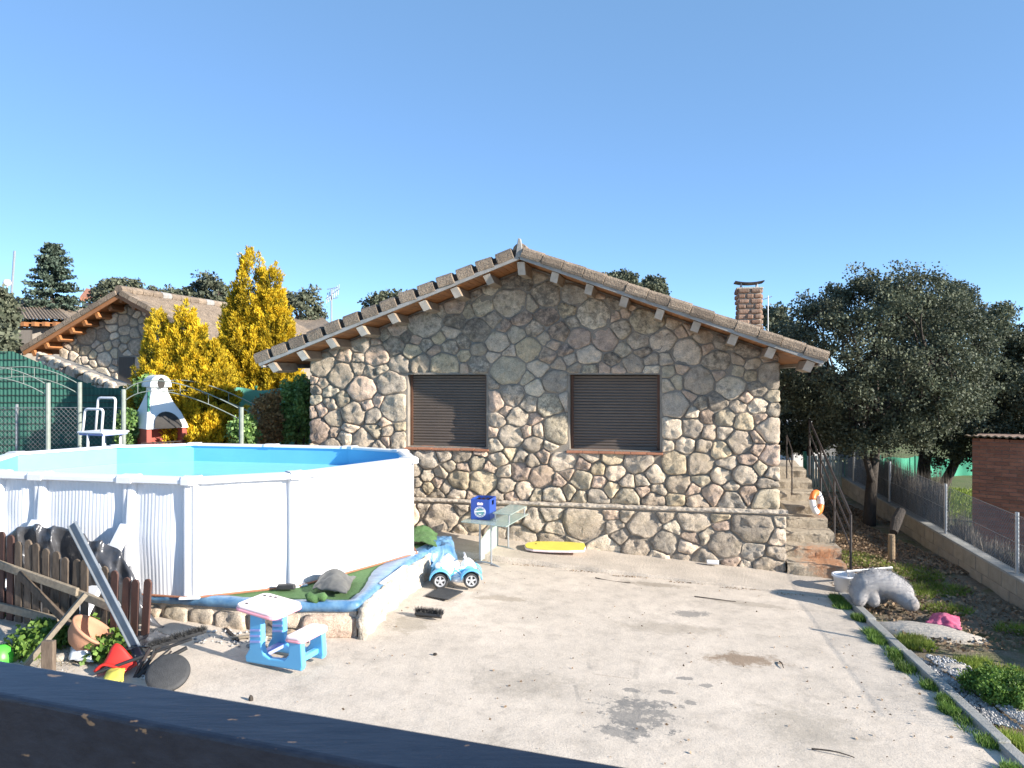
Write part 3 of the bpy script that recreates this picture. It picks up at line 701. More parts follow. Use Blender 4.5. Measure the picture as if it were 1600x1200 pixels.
# stones and flaking plaster on the front faces of the platform
def seg_stones(A, B, z0, z1, sp, parent, mat, h, rng, off=.0):
    d = (B - A); d.z = 0; L = d.length; d.normalize(); nrm = Vector((d.y, -d.x, 0))
    W = lambda s, o, z: Vector((A.x, A.y, 0)) + d * s + nrm * (o + off) + Vector((0, 0, z))
    for c in stone_cells([(0, z0), (L, z0), (L, z1), (0, z1)], [], sp, rng, 2):
        q = stone_mesh(c, W, rng, h + rng.uniform(0, h), .008, 14, .014)
        if q: q.build('stone', mat, parent, smooth=True)
rp = random.Random(3)
seg_stones(slab_pts[1], slab_pts[2], .3, .545, .3, plat, M['stone'], .03, rp)
seg_stones(slab_pts[2], slab_pts[3], .3, .545, .3, plat, M['stone'], .03, rp)
def skirt(A, B, z0, z1, amp, seed, out=0):
    d = (B - A); d.z = 0; d.normalize(); A = A - d * .05; L = (B - A).length + .03; nrm = Vector((d.y, -d.x, 0)); mb_ = MB()
    def fn(a, b):
        q = A + d * (L * a); zl = z0(q) if callable(z0) else z0; z = zl + (z1 - zl) * b
        return Vector((q.x, q.y, z)) + nrm * (out + (1 - b) * .03 + amp * fbm((a * L, z, 0), 4, seed) + .012 * nz((a * L, z, 0), 22, seed))
    mb_.grid(fn, int(L * 22) + 2, 10); return mb_
gz_ = lambda q: tz(q.x, q.y) - .04
mb = skirt(slab_pts[3], slab_pts[4], gz_, PZ - .03, .10, 4, .03); mb2 = skirt(slab_pts[4], slab_pts[5], gz_, PZ - .03, .10, 6, .03)
mb.v += []; k = len(mb.v); mb.add(mb2.v, mb2.f); mb.build('plaster_skirt', M['plaster'], plat, smooth=True, solid=.07)
# green artificial turf round the pool and the blue sheet that hangs over the edge
def inner(p, q, k): cx, cy = -1.1, 1.7; return (cx + (p - cx) * k, cy + (q - cy) * k)
mb = MB()
front = [slab_pts[0], slab_pts[1], slab_pts[2], slab_pts[3], slab_pts[4], slab_pts[5]]
def along(pts, t_):
    Ls = [(pts[i + 1] - pts[i]).length for i in range(len(pts) - 1)]; g_ = t_ * sum(Ls)
    for i, L in enumerate(Ls):
        if g_ <= L or i == len(Ls) - 1: return pts[i] + (pts[i + 1] - pts[i]) * min(1, g_ / L)
        g_ -= L
cpool = Pl(-1.1, 1.7, 0)
def turf(a, b):
    e = along(front, a); e = Vector((e.x, e.y, 0)); q = e + (cpool - e).normalized() * (.05 + .03 * nz((a * 30, 0, 0)) + b * 1.1)
    return Vector((q.x, q.y, PZ + .004 + .012 * max(0, fbm((q.x, q.y, 0), 3, 2)) + .02 * sstep(.12, 0, b) * nz((a * 50, 1, 0))))
mb.grid(turf, 120, 12)
tag(mb.build('turf_carpet', M['turf'], smooth=True), 'green artificial turf laid around the foot of the pool', 'carpet')
def bsheet(a, b):
    e = along(front, .14 + a * .86); d = (cpool - Vector((e.x, e.y, 0))).normalized(); w_ = 4 * sstep(.62, .75, a) * sstep(1.02, .82, a) + 1
    o_ = [.10 * (w_ ** .5), .02, -.02, -.025][min(3, int(b * 3 + 1e-6))] + .012 * nz((a * 60, b, 0)); z_ = [.012, .014, -.0, -.075][min(3, int(b * 3 + 1e-6))] + .008 * nz((a * 45, b * 3, 2))
    return Vector((e.x, e.y, 0)) + d * o_ + Vector((0, 0, PZ + z_))
mb = MB(); mb.grid(bsheet, 160, 3)
tag(mb.build('blue_sheet', M['bluemat'], smooth=True, solid=.012), 'blue plastic sheet draped along the front edge of the pool platform', 'sheet')

pool = empty('swimming_pool', Pl(-1.1, 1.7, PZ), 'white oval above-ground swimming pool with corrugated steel wall', 'pool')
n = len(OUT)
for i in range(n):
    A = OUT[i]; B = OUT[(i + 1) % n]; a3 = Pl(*A, 0); b3 = Pl(*B, 0); d = b3 - a3; L = d.length; dn = d.normalized(); nr = Vector((dn.y, -dn.x, 0))
    nper = int(L / .042)
    bow = (.10 if i == 4 else .05) if i not in (0, 1, 2, 7, 8) else .035 * (1 if i in (0, 1, 2) else .3)
    def pf_(a, b):
        q = a3 + d * a + nr * (.0014 * sin(a * nper * 2 * pi) + bow * sin(pi * a) * (.6 + .7 * sin(pi * b)) + .012 * nz((a * 2 + i * 5, b * 2, 0), 1.5) * sin(pi * a))
        return q + Vector((0, 0, PZ + .01 + b * (RZ - PZ - .05)))
    mb = MB(); mb.grid(pf_, nper * 6, 8); mb.build('wall_panel', M['white'], pool, smooth=True)
    mb = MB(); mb.grid(lambda a, b: a3 + d * a - nr * .03 + Vector((0, 0, PZ + .02 + b * (RZ - PZ - .05))), 8, 4); mb.build('liner', M['liner'], pool, smooth=True)
    # upright post
    pv = OUT[i - 1]; d0 = (a3 - Pl(*pv, 0)).normalized(); bis = (nr + Vector((d0.y, -d0.x, 0))).normalized(); tg = Vector((-bis.y, bis.x, 0))
    mb = MB()
    prof = [(-.075, -.02), (-.075, .035), (-.055, .05), (-.022, .05), (-.018, .038), (.018, .038), (.022, .05), (.055, .05), (.075, .035), (.075, -.02)]
    mb.prism([a3 + tg * x + bis * y + Vector((0, 0, PZ + .006)) for x, y in prof], (0, 0, RZ - PZ - .045)); up = mb.build('upright', M['white'], pool, fix=True, bevel=.006)
    mb = MB(); mb.box((0, 0, 0), (.20, .15, .02)); mb.xf(frame(a3 + bis * .02 + Vector((0, 0, PZ + .016)), tg)); mb.build('foot_plate', M['white'], up, bevel=.004)
    # top rail
    def vb(j):
        q = OUT[j % n]; e0 = (Pl(*q, 0) - Pl(*OUT[(j - 1) % n], 0)).normalized(); e1 = (Pl(*OUT[(j + 1) % n], 0) - Pl(*q, 0)).normalized()
        m_ = (Vector((e0.y, -e0.x, 0)) + Vector((e1.y, -e1.x, 0))).normalized(); return m_ / max(.6, m_.dot(Vector((e1.y, -e1.x, 0))))
    ra = vb(i); rb = vb(i + 1)
    rp_ = [(-.055, RZ - .035), (-.05, RZ - .008), (-.02, RZ), (.085, RZ - .004), (.105, RZ - .018), (.105, RZ - .062), (.09, RZ - .066), (.085, RZ - .04)]
    A_ = [a3 + ra * o_ + dn * .004 + Vector((0, 0, z_)) for o_, z_ in rp_]; B_ = [b3 + rb * o_ - dn * .004 + Vector((0, 0, z_)) for o_, z_ in rp_]; k = len(rp_)
    mb = MB(); mb.add(A_ + B_, [tuple(range(k)), tuple(range(2 * k - 1, k - 1, -1))] + [(j, k + j, k + (j + 1) % k, (j + 1) % k) for j in range(k)]); mb.build('top_rail', M['white'], pool, fix=True, bevel=.004)
    cp_ = [(-.062, RZ - .03), (-.055, RZ + .002), (-.02, RZ + .009), (.088, RZ + .005), (.113, RZ - .014), (.113, RZ - .07)]
    mb = MB()
    for sg in (-1, 1):
        e = (dn if sg > 0 else -d0) * .085
        A_ = [a3 + ra * o_ + Vector((0, 0, z_)) for o_, z_ in cp_]; B_ = [q + e for q in A_]; k = len(cp_)
        mb.add(A_ + B_, [(j, k + j, k + j + 1, j + 1) for j in range(k - 1)])
    mb.build('rail_cap', M['whitep'], pool, solid=.006)
    if i in (0, 1, 2):                                 # slanting buttresses of the straight side
        top = a3 + nr * .06 + Vector((0, 0, PZ + .72)); bot = a3 + nr * .62 - U * .06 + Vector((0, 0, PZ - .05))
        mb = MB(); mb.bar(top, bot, .15, .05, up=(0, 0, 1)); mb.build('buttress', M['white'], pool, bevel=.008)
        mb = MB(); mb.prism([a3 + nr * .04 + Vector((0, 0, PZ + .3)), a3 + nr * .11 + Vector((0, 0, PZ + .3)), a3 + nr * .05 + Vector((0, 0, RZ - .12))], U * .03); mb.build('gusset', M['white'], pool, fix=True)
mb = MB(); rr = MB(); hp = [Pl(*inner(p, q, .985), 1.60) for p, q in OUT]
mb.add([Pl(-1.1, 1.7, 1.60)] + hp, [(0, i + 1, (i + 1) % n + 1) for i in range(n)])
tag(mb.build('pool_water', M['water']), 'clear pale blue water in the pool', kind='structure')
mb = MB(); pts = [Pl(*inner(p, q, 1.04), PZ + .02) for p, q in OUT]; mb.tube(pts + [pts[0]], .012, 6); mb.build('bottom_track', M['terra'], pool)

# loose things on the platform
def crumple(fn, nu, nv, amp, sc_, seed, name, mat, label, cat, parent=None, solid=.008, ridged=True):
    mb_ = MB()
    def f2(a, b):
        q = fn(a, b); h = fbm((q.x, q.y, q.z), sc_, seed, 4)
        h = (1 - 2 * abs(h)) if ridged else h
        return q + Vector((amp * .5 * nz(q, sc_ * 1.3, seed + 5), amp * .5 * nz(q, sc_ * 1.3, seed + 9), amp * h))
    mb_.grid(f2, nu, nv); o = mb_.build(name, mat, parent, smooth=True, solid=solid)
    if label: tag(o, label, cat)
    return o
def quad(a, b_, c, d_): return lambda x, y: (a * (1 - x) + b_ * x) * (1 - y) + (d_ * (1 - x) + c * x) * y
z = PZ + .035
crumple(lambda a, b: quad(G(488, 922, z), G(540, 932, z), G(556, 905, z), G(505, 900, z))(a, b) + Vector((0, 0, .13 * sin(pi * a) * sin(pi * b))), 26, 26, .035, 6, 1, 'tarpaulin', M['greytarp'], 'crumpled grey tarpaulin on the turf beside the pool', 'tarpaulin')
mb = MB(); q = G(447, 921, PZ + .02); mb.box((0, 0, .03), (.20, .09, .05), taper=.85); mb.xf(frame(q, (1, .12, 0))); tag(mb.build('black_tray', M['black'], bevel=.012), 'small black plastic tray by the foot of a pool post', 'tray')
mb = MB(); q0, q1 = G(478, 934, PZ + .05), G(510, 934, PZ + .05); mb.tube([q0 + (q1 - q0) * (i / 6) + Vector((0, .01 * sin(i * 2), .012 * sin(i * 1.7))) for i in range(7)], [.035, .05, .042, .05, .04, .048, .03], 10)
tag(mb.build('turf_roll', M['turf'], smooth=True), 'small rolled scrap of green turf next to the grey tarpaulin', 'roll')
mb = MB(); mb.bar(G(596, 912, PZ + .02), G(634, 884, PZ + .02), .05, .02); tag(mb.build('white_strip', M['whitep'], bevel=.004), 'loose white plastic strip lying at the platform edge', 'strip')
z = PZ
crumple(lambda a, b: (lambda q: Vector((q.x, q.y, PZ + .015 + .10 * sin(pi * min(1, a * .9 + .1)) * (.25 + .75 * b) * (1 if b < 1 else 0) * sstep(1, .8, a))))(quad(G(640, 852, z), G(683, 862, z), G(682, 838, z), G(640, 836, z))(a, b)), 26, 20, .05, 4, 7, 'turf_fold', M['turf'], 'green turf folded over between the pool and the house', 'carpet')
bq = quad(G(655, 866, PZ), G(718, 858, PZ), G(714, 832, PZ), G(664, 836, PZ))
crumple(lambda a, b: (lambda q: Vector((q.x, q.y, q.z - .09 + .09 * sin(pi * a) ** .6 * sin(pi * min(1, b + .08)) ** .6 - .3 * sstep(.8, 1, a) - .25 * sstep(.2, 0, b))))(bq(a, b)), 40, 34, .055, 5.5, 12, 'blue_sheet_heap', M['bluemat'], 'heap of folded blue sheet behind the toy quad bike', 'sheet')
# ================================================================ BESIDE THE HOUSE: STEPS AND HANDRAIL
stair = empty('stone_steps', Wd(WID + .5, .1, .1), 'rough stone steps climbing along the right side of the house', 'steps')
r4 = random.Random(21)
sx0, sw = WID + PO + .02, .80
def St(s, v, z): return O + U * s + V * v + Vector((0, 0, z))
m, t, b = nmat('rust_stained_step'); g = N(t); p = g.pos()
col = g.mix(g.ramp(g.noise(p, 4, 5), [(.3, 0), (.7, 1)]), (.46, .385, .285), (.32, .265, .195))
col = g.mix(1.0, col, g.ramp(g.noise(p, 80, 3, .7), [(.3, .65), (.5, 1), (.75, 1.15)]), 'MULTIPLY')
q = St(sx0 + .55, .05, .35); k = g.n('ShaderNodeMapping', vector_type='TEXTURE'); g.l(p, k.inputs[0]); k.inputs['Location'].default_value = q; k.inputs['Scale'].default_value = (.42, .5, .5)
L = g.n('ShaderNodeVectorMath', operation='LENGTH'); g.l(k.outputs[0], L.inputs[0])
v = g.math('ADD', L.outputs['Value'], g.math('MULTIPLY', g.math('SUBTRACT', g.noise(p, 11, 6, .7), .5), 2.2))
col = g.mix(g.math('MULTIPLY', g.ramp(v, [(.35, 1), (1.1, 0)]), .7), col, (.50, .19, .06))
g.l(col, b.inputs['Base Color']); b.inputs['Roughness'].default_value = .93
n1 = g.bump(g.noise(p, 18, 6, .7), .9, .03, b); g.bump(g.noise(p, 90, 3), .5, .008, b, n1); M['step'] = m
for k in range(8):
    mb = MB(); v0 = -.16 + k * .42; z1 = .10 + .14 * (k + 1); w_ = sw - .012 * k + r4.uniform(-.02, .02)
    def sf(a, b):
        e = .03 * nz((a * 3 + k, b * 5, k), 2.2) + .012 * nz((a * 9 + k, b * 9, k), 2)
        prof = [(0, -.28), (-.01, -.05), (.0, -.012), (.03, 0), (.46, .0)]; j = min(3, int(b * 4 + 1e-6)); f = b * 4 - j
        y = prof[j][0] + (prof[j + 1][0] - prof[j][0]) * f; z_ = prof[j][1] + (prof[j + 1][1] - prof[j][1]) * f
        return St(sx0 + a * w_, v0 + y + e, z1 + z_ + e * .5)
    mb.grid(sf, 14, 8); mb.grid(lambda a, b: sf(1, b) + Vector((0, 0, -.35 * a)) , 3, 8)
    mb.build('step', M['step'], stair, smooth=True)
rail = empty('stair_handrail', St(sx0 + sw, -.1, .2), 'black iron handrail slanting up beside the stone steps', 'railing')
def rb_(v): return St(sx0 + sw + .02, v, .12 + .14 * (v / .42 + 1))
posts = [-.22, .9, 2.0, 3.1]
for v in posts:
    q = rb_(v); q.z = max(.05, q.z - .2); mb = MB(); mb.tube([q, Vector((q.x, q.y, rb_(v).z + .78))], .018, 8); mb.build('post', M['iron'], rail)
for hgt in (.78, .55, .32):
    mb = MB(); mb.tube([rb_(-.22) + Vector((0, 0, hgt)), rb_(3.1) + Vector((0, 0, hgt))], .019 if hgt > .7 else .013, 8); mb.build('rail', M['iron'], rail)
# second, far rail on the house side of the landing
rail2 = empty('landing_handrail', St(sx0 + .1, 3.0, 1.7), 'thin iron rail at the top landing next to the house corner', 'railing')
for v in (1.9, 2.5):
    q = St(sx0 + .35, v, .12 + .14 * (v / .42 + 1)); mb = MB(); mb.tube([q, q + Vector((0, 0, .75))], .011, 6); mb.build('post', M['iron'], rail2)
for hgt in (.75, .45):
    mb = MB(); A_ = St(sx0 + .35, 1.9, .12 + .14 * (1.9 / .42 + 1) + hgt); B_ = St(sx0 + .35, 2.5, .12 + .14 * (2.5 / .42 + 1) + hgt); mb.tube([A_, B_], .01, 6); mb.build('rail', M['iron'], rail2)
# orange and white swim float leaning on the rail
q = P(1276, 785, 12.1); fl = empty('swim_float', q - Vector((0, 0, .2)), 'orange and white swim ring leaning against the stair handrail', 'swim ring')
Mf = Matrix.Translation(q) @ Matrix.Rotation(.75, 4, 'Z') @ Matrix.Rotation(.35, 4, 'Y') @ Matrix.Rotation(radians(82), 4, 'X')
for k in range(4):
    mb = MB(); pts = [(.15 * cos(a), .15 * sin(a), 0) for a in [k * pi / 2 + j * pi / 16 for j in range(9)]]; mb.tube(pts, .05, 12); mb.xf(Mf)
    o = mb.build('ring_segment', M['orange'] if k % 2 else M['whitep'], fl, smooth=True)
# white can at the foot of the plinth
q = Wd(WID - 1.0, PO + .13, path_z(6.2) + .035); mb = MB(); mb.lathe([(0, 0), (.032, 0), (.034, .01), (.034, .15), (.03, .165), (0, .165)], 16, R=Matrix.Rotation(pi / 2, 3, 'Y')); mb.xf(Matrix.Translation(q) @ rotz(-.2))
tag(mb.build('white_can', M['whitep'], smooth=False), 'small white can lying at the foot of the house wall', 'can')

# ================================================================ RIGHT: KERB, BLOCK WALL, FENCE, SHED, GATE
kerb = empty('terrace_kerb', (kerb_x(7), 7, 0), 'low pale concrete kerb along the right edge of the terrace', 'kerb')
y = 3.0; k = 0
while y < 9.9:
    L = .98; y1 = min(y + L, 9.95); mb = MB(); off = r4.uniform(-.012, .012)
    zt = lambda yy: tz(kerb_x(yy), yy) + .062 + off * .5
    a, b_ = y + .006, y1 - .006
    mb.add([(kerb_x(a) + off, a, -.1), (kerb_x(a) + .115 + off, a, -.1), (kerb_x(a) + .11 + off, a, zt(a)), (kerb_x(a) + .005 + off, a, zt(a)),
            (kerb_x(b_) + off, b_, -.1), (kerb_x(b_) + .115 + off, b_, -.1), (kerb_x(b_) + .11 + off, b_, zt(b_)), (kerb_x(b_) + .005 + off, b_, zt(b_))],
           [(0, 1, 2, 3), (7, 6, 5, 4), (0, 4, 5, 1), (1, 5, 6, 2), (2, 6, 7, 3), (3, 7, 4, 0)])
    mb.build('kerb_stone', M['concrete'], kerb, fix=True, bevel=.012); y = y1
bw = empty('block_wall', (wall_x(9), 9, 0), 'low retaining wall of pale concrete blocks along the right boundary', 'wall')
y = 5.0
def wt(y): return .36 + .012 * (y - 9)
for row in range(2):
    y = 5.0 + (.2 if row else 0)
    while y < 20:
        L = .4; a, b_ = y + .004, y + L - .004; mb = MB(); h0 = [-.1, .13][row]; h1 = [.126, .325][row]; dz = .012 * (y - 9); ox = r4.uniform(-.004, .004)
        mb.prism([(wall_x(a) + ox, a, h0 + dz), (wall_x(a) + .15 + ox, a, h0 + dz), (wall_x(b_) + .15 + ox, b_, h0 + dz), (wall_x(b_) + ox, b_, h0 + dz)], (0, 0, h1 - h0)); mb.build('block', M['block'], bw, bevel=.006); y += L
mb = MB(); mb.prism([(wall_x(5) + .012, 5, -.4), (wall_x(5) + .14, 5, -.4), (wall_x(20.2) + .14, 20.2, -.3), (wall_x(20.2) + .012, 20.2, -.3)], (0, 0, .72)); mb.build('core', M['mortar'], bw)
y = 5.0
while y < 20:
    a, b_ = y + .002, min(20.2, y + 1.6) - .002; mb = MB(); mb.add([(wall_x(a) - .012, a, wt(a) - .035), (wall_x(a) + .165, a, wt(a) - .035), (wall_x(a) + .165, a, wt(a)), (wall_x(a) - .012, a, wt(a)), (wall_x(b_) - .012, b_, wt(b_) - .035), (wall_x(b_) + .165, b_, wt(b_) - .035), (wall_x(b_) + .165, b_, wt(b_)), (wall_x(b_) - .012, b_, wt(b_))],
        [(0, 1, 2, 3), (7, 6, 5, 4), (0, 4, 5, 1), (1, 5, 6, 2), (2, 6, 7, 3), (3, 7, 4, 0)]); mb.build('coping', M['concrete'], bw, fix=True, bevel=.006); y += 1.6
fence = empty('wire_fence', (wall_x(9) + .08, 9, wt(9)), 'chain-link wire fence with galvanised posts on the block wall', 'fence')
FT = 1.0
for py_ in (7.3, 9.75, 12.1, 14.9, 17.5):
    mb = MB(); q = Vector((wall_x(py_) + .08, py_, wt(py_))); mb.tube([q, q + Vector((0, 0, .78))], .024, 10); mb.build('post', M['galv'], fence)
def fz(y): return wt(y) + .02
mb = MB(); hF = .72; y = 5.2 - hF
while y < 20:
    for sg in (1, -1):
        ya, za, yb, zb_ = (y, 0, y + hF, hF) if sg > 0 else (y, hF, y + hF, 0)
        if ya < 5.2: f = (5.2 - ya) / hF; za = za + (zb_ - za) * f; ya = 5.2
        mb.tube([(wall_x(ya) + .08, ya, fz(ya) + za), (wall_x(yb) + .08, yb, fz(yb) + zb_)], .0014 + .00012 * max(0, y - 6), 3, False)
    y += .055
tag(mb.build('wire_mesh', M['wire'], fence), kind='stuff')
for hh in (.02, .37, .72):
    mb = MB(); mb.tube([(wall_x(5.2) + .08, 5.2, fz(5.2) + hh), (wall_x(20) + .08, 20, fz(20) + hh)], .003, 4, False); mb.build('tension_wire', M['wire'], fence)

# twigs of the brushwood screen, standing lower on the neighbour's side
def blades(name, base, tip, w, mat, parent=None, tipattr=None):
    """thin quads from base to tip, numpy arrays (n,3)"""
    base = np.asarray(base, float); tip = np.asarray(tip, float); n_ = len(base); d = tip - base
    rr_ = np.random.default_rng(n_ + 1).normal(size=(n_, 3)); side = np.cross(d, rr_); side /= np.linalg.norm(side, axis=1, keepdims=True) + 1e-9
    w = np.broadcast_to(np.asarray(w, float).reshape(-1, 1), (n_, 1)) if np.ndim(w) else w
    vs = np.empty((n_, 4, 3)); mid = base + d * .45; vs[:, 0] = base; vs[:, 1] = mid + side * w; vs[:, 2] = tip; vs[:, 3] = mid - side * w
    return qmesh(name, vs, mat, parent, tipattr)
def qmesh(name, vs, mat, parent=None, tipattr=None):
    n_ = len(vs); c = vs.reshape(-1, 3).mean(0); c[2] = vs[..., 2].min(); me = bpy.data.meshes.new(name)
    me.vertices.add(n_ * 4); me.loops.add(n_ * 4); me.polygons.add(n_)
    me.vertices.foreach_set('co', (vs.reshape(-1, 3) - c).astype(np.float32).ravel())
    me.loops.foreach_set('vertex_index', np.arange(n_ * 4, dtype=np.int32)); me.polygons.foreach_set('loop_start', np.arange(0, n_ * 4, 4, dtype=np.int32))
    me.update(calc_edges=True); me.materials.append(mat)
    if tipattr is not None:
        at = me.attributes.new('tip', 'FLOAT', 'FACE'); at.data.foreach_set('value', np.asarray(tipattr, np.float32))
    return link(name, me, None, parent, Vector(c))
nr_ = np.random.default_rng(5)
def screen(name, y0, y1, off, z0, z1, nn, label):
    ys_ = nr_.uniform(y0, y1, nn); xs_ = wall_x(ys_) + off + nr_.normal(0, .035, nn)
    zt_ = z1 + .1 * np.sin(ys_ * 2.1) + .06 * np.sin(ys_ * 5.3) + nr_.normal(0, .07, nn)
    zb2 = z0 + nr_.uniform(0, .55, nn)
    base = np.stack([xs_, ys_, zb2], 1); tip = np.stack([xs_ + nr_.normal(0, .05, nn), ys_ + nr_.normal(0, .09, nn), zb2 + (zt_ - zb2) * nr_.uniform(.5, 1, nn)], 1)
    root = empty(name, (wall_x((y0 + y1) / 2) + off, (y0 + y1) / 2, z0), label, 'screen')
    tag(blades('twigs', base, tip, .007, M['brush'], root), kind='stuff')
    for k, hh in enumerate((.3, .75)):
        mb_ = MB(); mb_.tube([(wall_x(y0) + off, y0, z0 + (z1 - z0) * hh), (wall_x(y1) + off, y1, z0 + (z1 - z0) * hh)], .004, 4, False); mb_.build('binding_wire', M['wire'], root)
screen('brushwood_screen', 8.2, 12.6, .42, -.5, .60, 6000, 'ragged brown brushwood screen behind the wire fence')
screen('brushwood_screen', 12.9, 20, .35, -.5, 1.25, 11000, 'taller brown brushwood screen further back towards the green gate')

# brick shed
shed = empty('brick_shed', P(1560, 800, 15.2) * 1 - Vector((0, 0, P(1560, 800, 15.2).z + .5)), 'small red brick shed with tiled lean-to roof behind the wire fence', 'shed')
SA = P(1519, 700, 15.0); SA.z = 0; fx = Vector((.83, -.56, 0)).normalized(); fy = Vector((.56, .83, 0)).normalized(); SWD = 1.02
def Sd(x, y, z): return SA + fx * x + fy * y + Vector((0, 0, z))
ztop = 1.66
mb = MB(); mb.prism([Sd(0, .0, -.6), Sd(SWD, .0, -.6), Sd(SWD, 2.4, -.6), Sd(0, 2.4, -.6)], (0, 0, ztop + .55)); mb.build('core', M['bmortar'], shed, fix=True)
brick_me = None
nrow = 30; bh = (ztop + .5) / nrow
def brick_at(fn, L):
    mb_ = MB(); mb_.box((0, 0, 0), (L, .02, bh - .011)); return mb_
for r_ in range(nrow):
    z_ = -.5 + (r_ + .5) * bh; x = 0; first = True
    while x < SWD - .02:
        L = (.12 if r_ % 2 else .245) if first else .245; first = False; L = min(L, SWD - x)
        mb = MB(); mb.box((0, 0, 0), (L - .01, .026 + r4.uniform(-.005, .006), bh - .012)); mb.xf(frame(Sd(x + L / 2, 0, z_), fx)); mb.build('brick', M['brick'], shed); x += L
    x = 0; first = True
    while x < 1.1:
        L = (.245 if r_ % 2 else .12) if first else .245; first = False
        mb = MB(); mb.box((0, 0, 0), (L - .01, .026 + r4.uniform(-.005, .006), bh - .012)); mb.xf(frame(Sd(SWD, x + L / 2, z_), fy)); mb.build('brick', M['brick'], shed); x += L
mb = MB(); mb.grid(lambda a, b: Sd(-.12 + a * (SWD + .3), -.14 + b * 2.7, ztop + .05 - .22 * b + .014 * sin(a * 22 * pi)), 100, 2); mb.build('roof_sheet', M['tile'], shed, smooth=True, solid=.025)

# green slatted gate and pale wall beyond
gate = empty('slatted_gate', P(1297, 770, 18.5), 'green garden gate of upright pale slats at the end of the side yard', 'gate')
ga, gb = P(1262, 770, 18.3), P(1316, 770, 18.3); gd = (gb - ga); gd.z = 0; GL = gd.length; gd.normalize(); ga.z = gb.z = .1
for k in range(13):
    x = k * GL / 12.4; mb = MB(); mb.box((0, 0, .43), (.05, .02, .86 + r4.uniform(-.01, .01))); mb.xf(frame(ga + gd * x, gd)); mb.build('slat', M['gatewood'], gate, bevel=.006)
for hh in (.14, .74):
    mb = MB(); mb.box((GL / 2, .024, hh), (GL + .1, .025, .05)); mb.xf(frame(ga, gd)); mb.build('rail', M['greenpaint'], gate)
for x in (-.06, GL + .1):
    mb = MB(); mb.box((x, .02, .48), (.07, .07, .96)); mb.xf(frame(ga, gd)); mb.build('post', M['greenpaint'], gate, bevel=.008)
q = P(1326, 760, 18.6)
pw_ = empty('pale_house', P(1290, 690, 27), 'pale rendered house wall glimpsed under the oak', 'house')
mb = MB(); mb.prism([P(1240, 760, 27), P(1345, 760, 27), P(1345, 655, 27), P(1240, 660, 27)], (0, 2, 0)); mb.build('wall', M['wall_white'], pw_, fix=True)
mb = MB(); mb.prism([P(1338, 745, 26.9), P(1344, 745, 26.9), P(1344, 690, 26.9), P(1338, 690, 26.9)], (0, .05, 0)); mb.build('door', M['darkwood'], pw_, fix=True)
net = empty('green_net_fence', P(1440, 745, 24), 'bright green netting fence across the far meadow', 'fence')
mb = MB(); mb.grid(lambda a, b: (lambda q: q + Vector((0, .06 * sin(a * 40), 0)))(P(1310 + a * 230, 757 - 42 * b - 6 * nz((a * 6, 0, 0)), 24 + a * 2)), 60, 4); mb.build('net', M['netgreen'], net, smooth=True)
for px in (1322, 1375, 1430, 1490, 1535):
    mb = MB(); q = P(px, 760, 23.9 + (px - 1310) / 115); mb.tube([q, q + Vector((0, 0, 1.0))], .03, 6); mb.build('post', M['greenpaint'], net)
# ================================================================ THINGS ON THE TERRACE
r5 = random.Random(5)
# child's picnic desk
bq0 = G(442, 1030, .36); kb = empty('childs_picnic_desk', bq0, "child's blue and pink plastic desk with joined seat on the terrace", 'desk')
Mk = frame(bq0, (.93, -.37, 0))
def rrect(w, d, r, n=5):
    out = []
    for cx, cy, a0 in ((w / 2 - r, d / 2 - r, 0), (-w / 2 + r, d / 2 - r, pi / 2), (-w / 2 + r, -d / 2 + r, pi), (w / 2 - r, -d / 2 + r, 3 * pi / 2)):
        for k in range(n + 1): a = a0 + pi / 2 * k / n; out.append((cx + r * cos(a), cy + r * sin(a)))
    return out
def slabpart(name, w, d, r, c, th, mat, tilt=0, up=0, rot=0, lip=None):
    mb_ = MB(); mb_.prism([(x, y, 0) for x, y in rrect(w, d, r)], (0, 0, th)); mb_.xf(Mk @ Matrix.Translation(c) @ Matrix.Rotation(tilt, 4, 'Y') @ Matrix.Rotation(rot, 4, 'Z')); return mb_.build(name, mat, kb, bevel=.012, bseg=3)
tt = slabpart('tabletop', .44, .42, .07, (-.15, .0, .455), .028, M['pink'], radians(7))
mb = MB(); mb.prism([(x, y, 0) for x, y in rrect(.455, .435, .075)], (0, 0, .026)); mb.xf(Mk @ Matrix.Translation((-.15, 0, .431)) @ Matrix.Rotation(radians(7), 4, 'Y')); mb.build('rim', M['pinkrim'], tt, bevel=.01)
se = slabpart('seat', .19, .40, .05, (.26, .0, .262), .026, M['pink'])
mb = MB(); mb.prism([(x, y, 0) for x, y in rrect(.20, .41, .055)], (0, 0, .024)); mb.xf(Mk @ Matrix.Translation((.26, 0, .24))); mb.build('rim', M['pinkrim'], se, bevel=.01)
for sy in (-1, 1):
    y = sy * .15
    prof = [(-.26, 0), (.33, 0), (.345, .04), (.33, .245), (.20, .245), (.195, .12), (.15, .075), (.0, .065), (-.06, .09), (-.085, .15), (-.09, .44), (-.215, .455), (-.225, .12), (-.27, .05)]
    mb = MB(); mb.prism([(x, y - .03, z) for x, z in prof], (0, .06, 0)); mb.xf(Mk); sf_ = mb.build('side_frame', M['skyblue'], kb, bevel=.014, fix=True, bseg=3)
    for zz in (.18, .23, .28):
        mb = MB(); mb.prism([(-.21, y - .036, zz), (-.10, y - .036, zz + .012), (-.10, y - .036, zz + .03), (-.21, y - .036, zz + .018)], (0, .012, 0)); mb.xf(Mk); mb.build('moulding', M['lilac'], sf_, fix=True)
mb = MB(); mb.box((-.12, 0, .07), (.07, .25, .05)); mb.xf(Mk); mb.build('crossbar', M['lilac'], kb, bevel=.012)
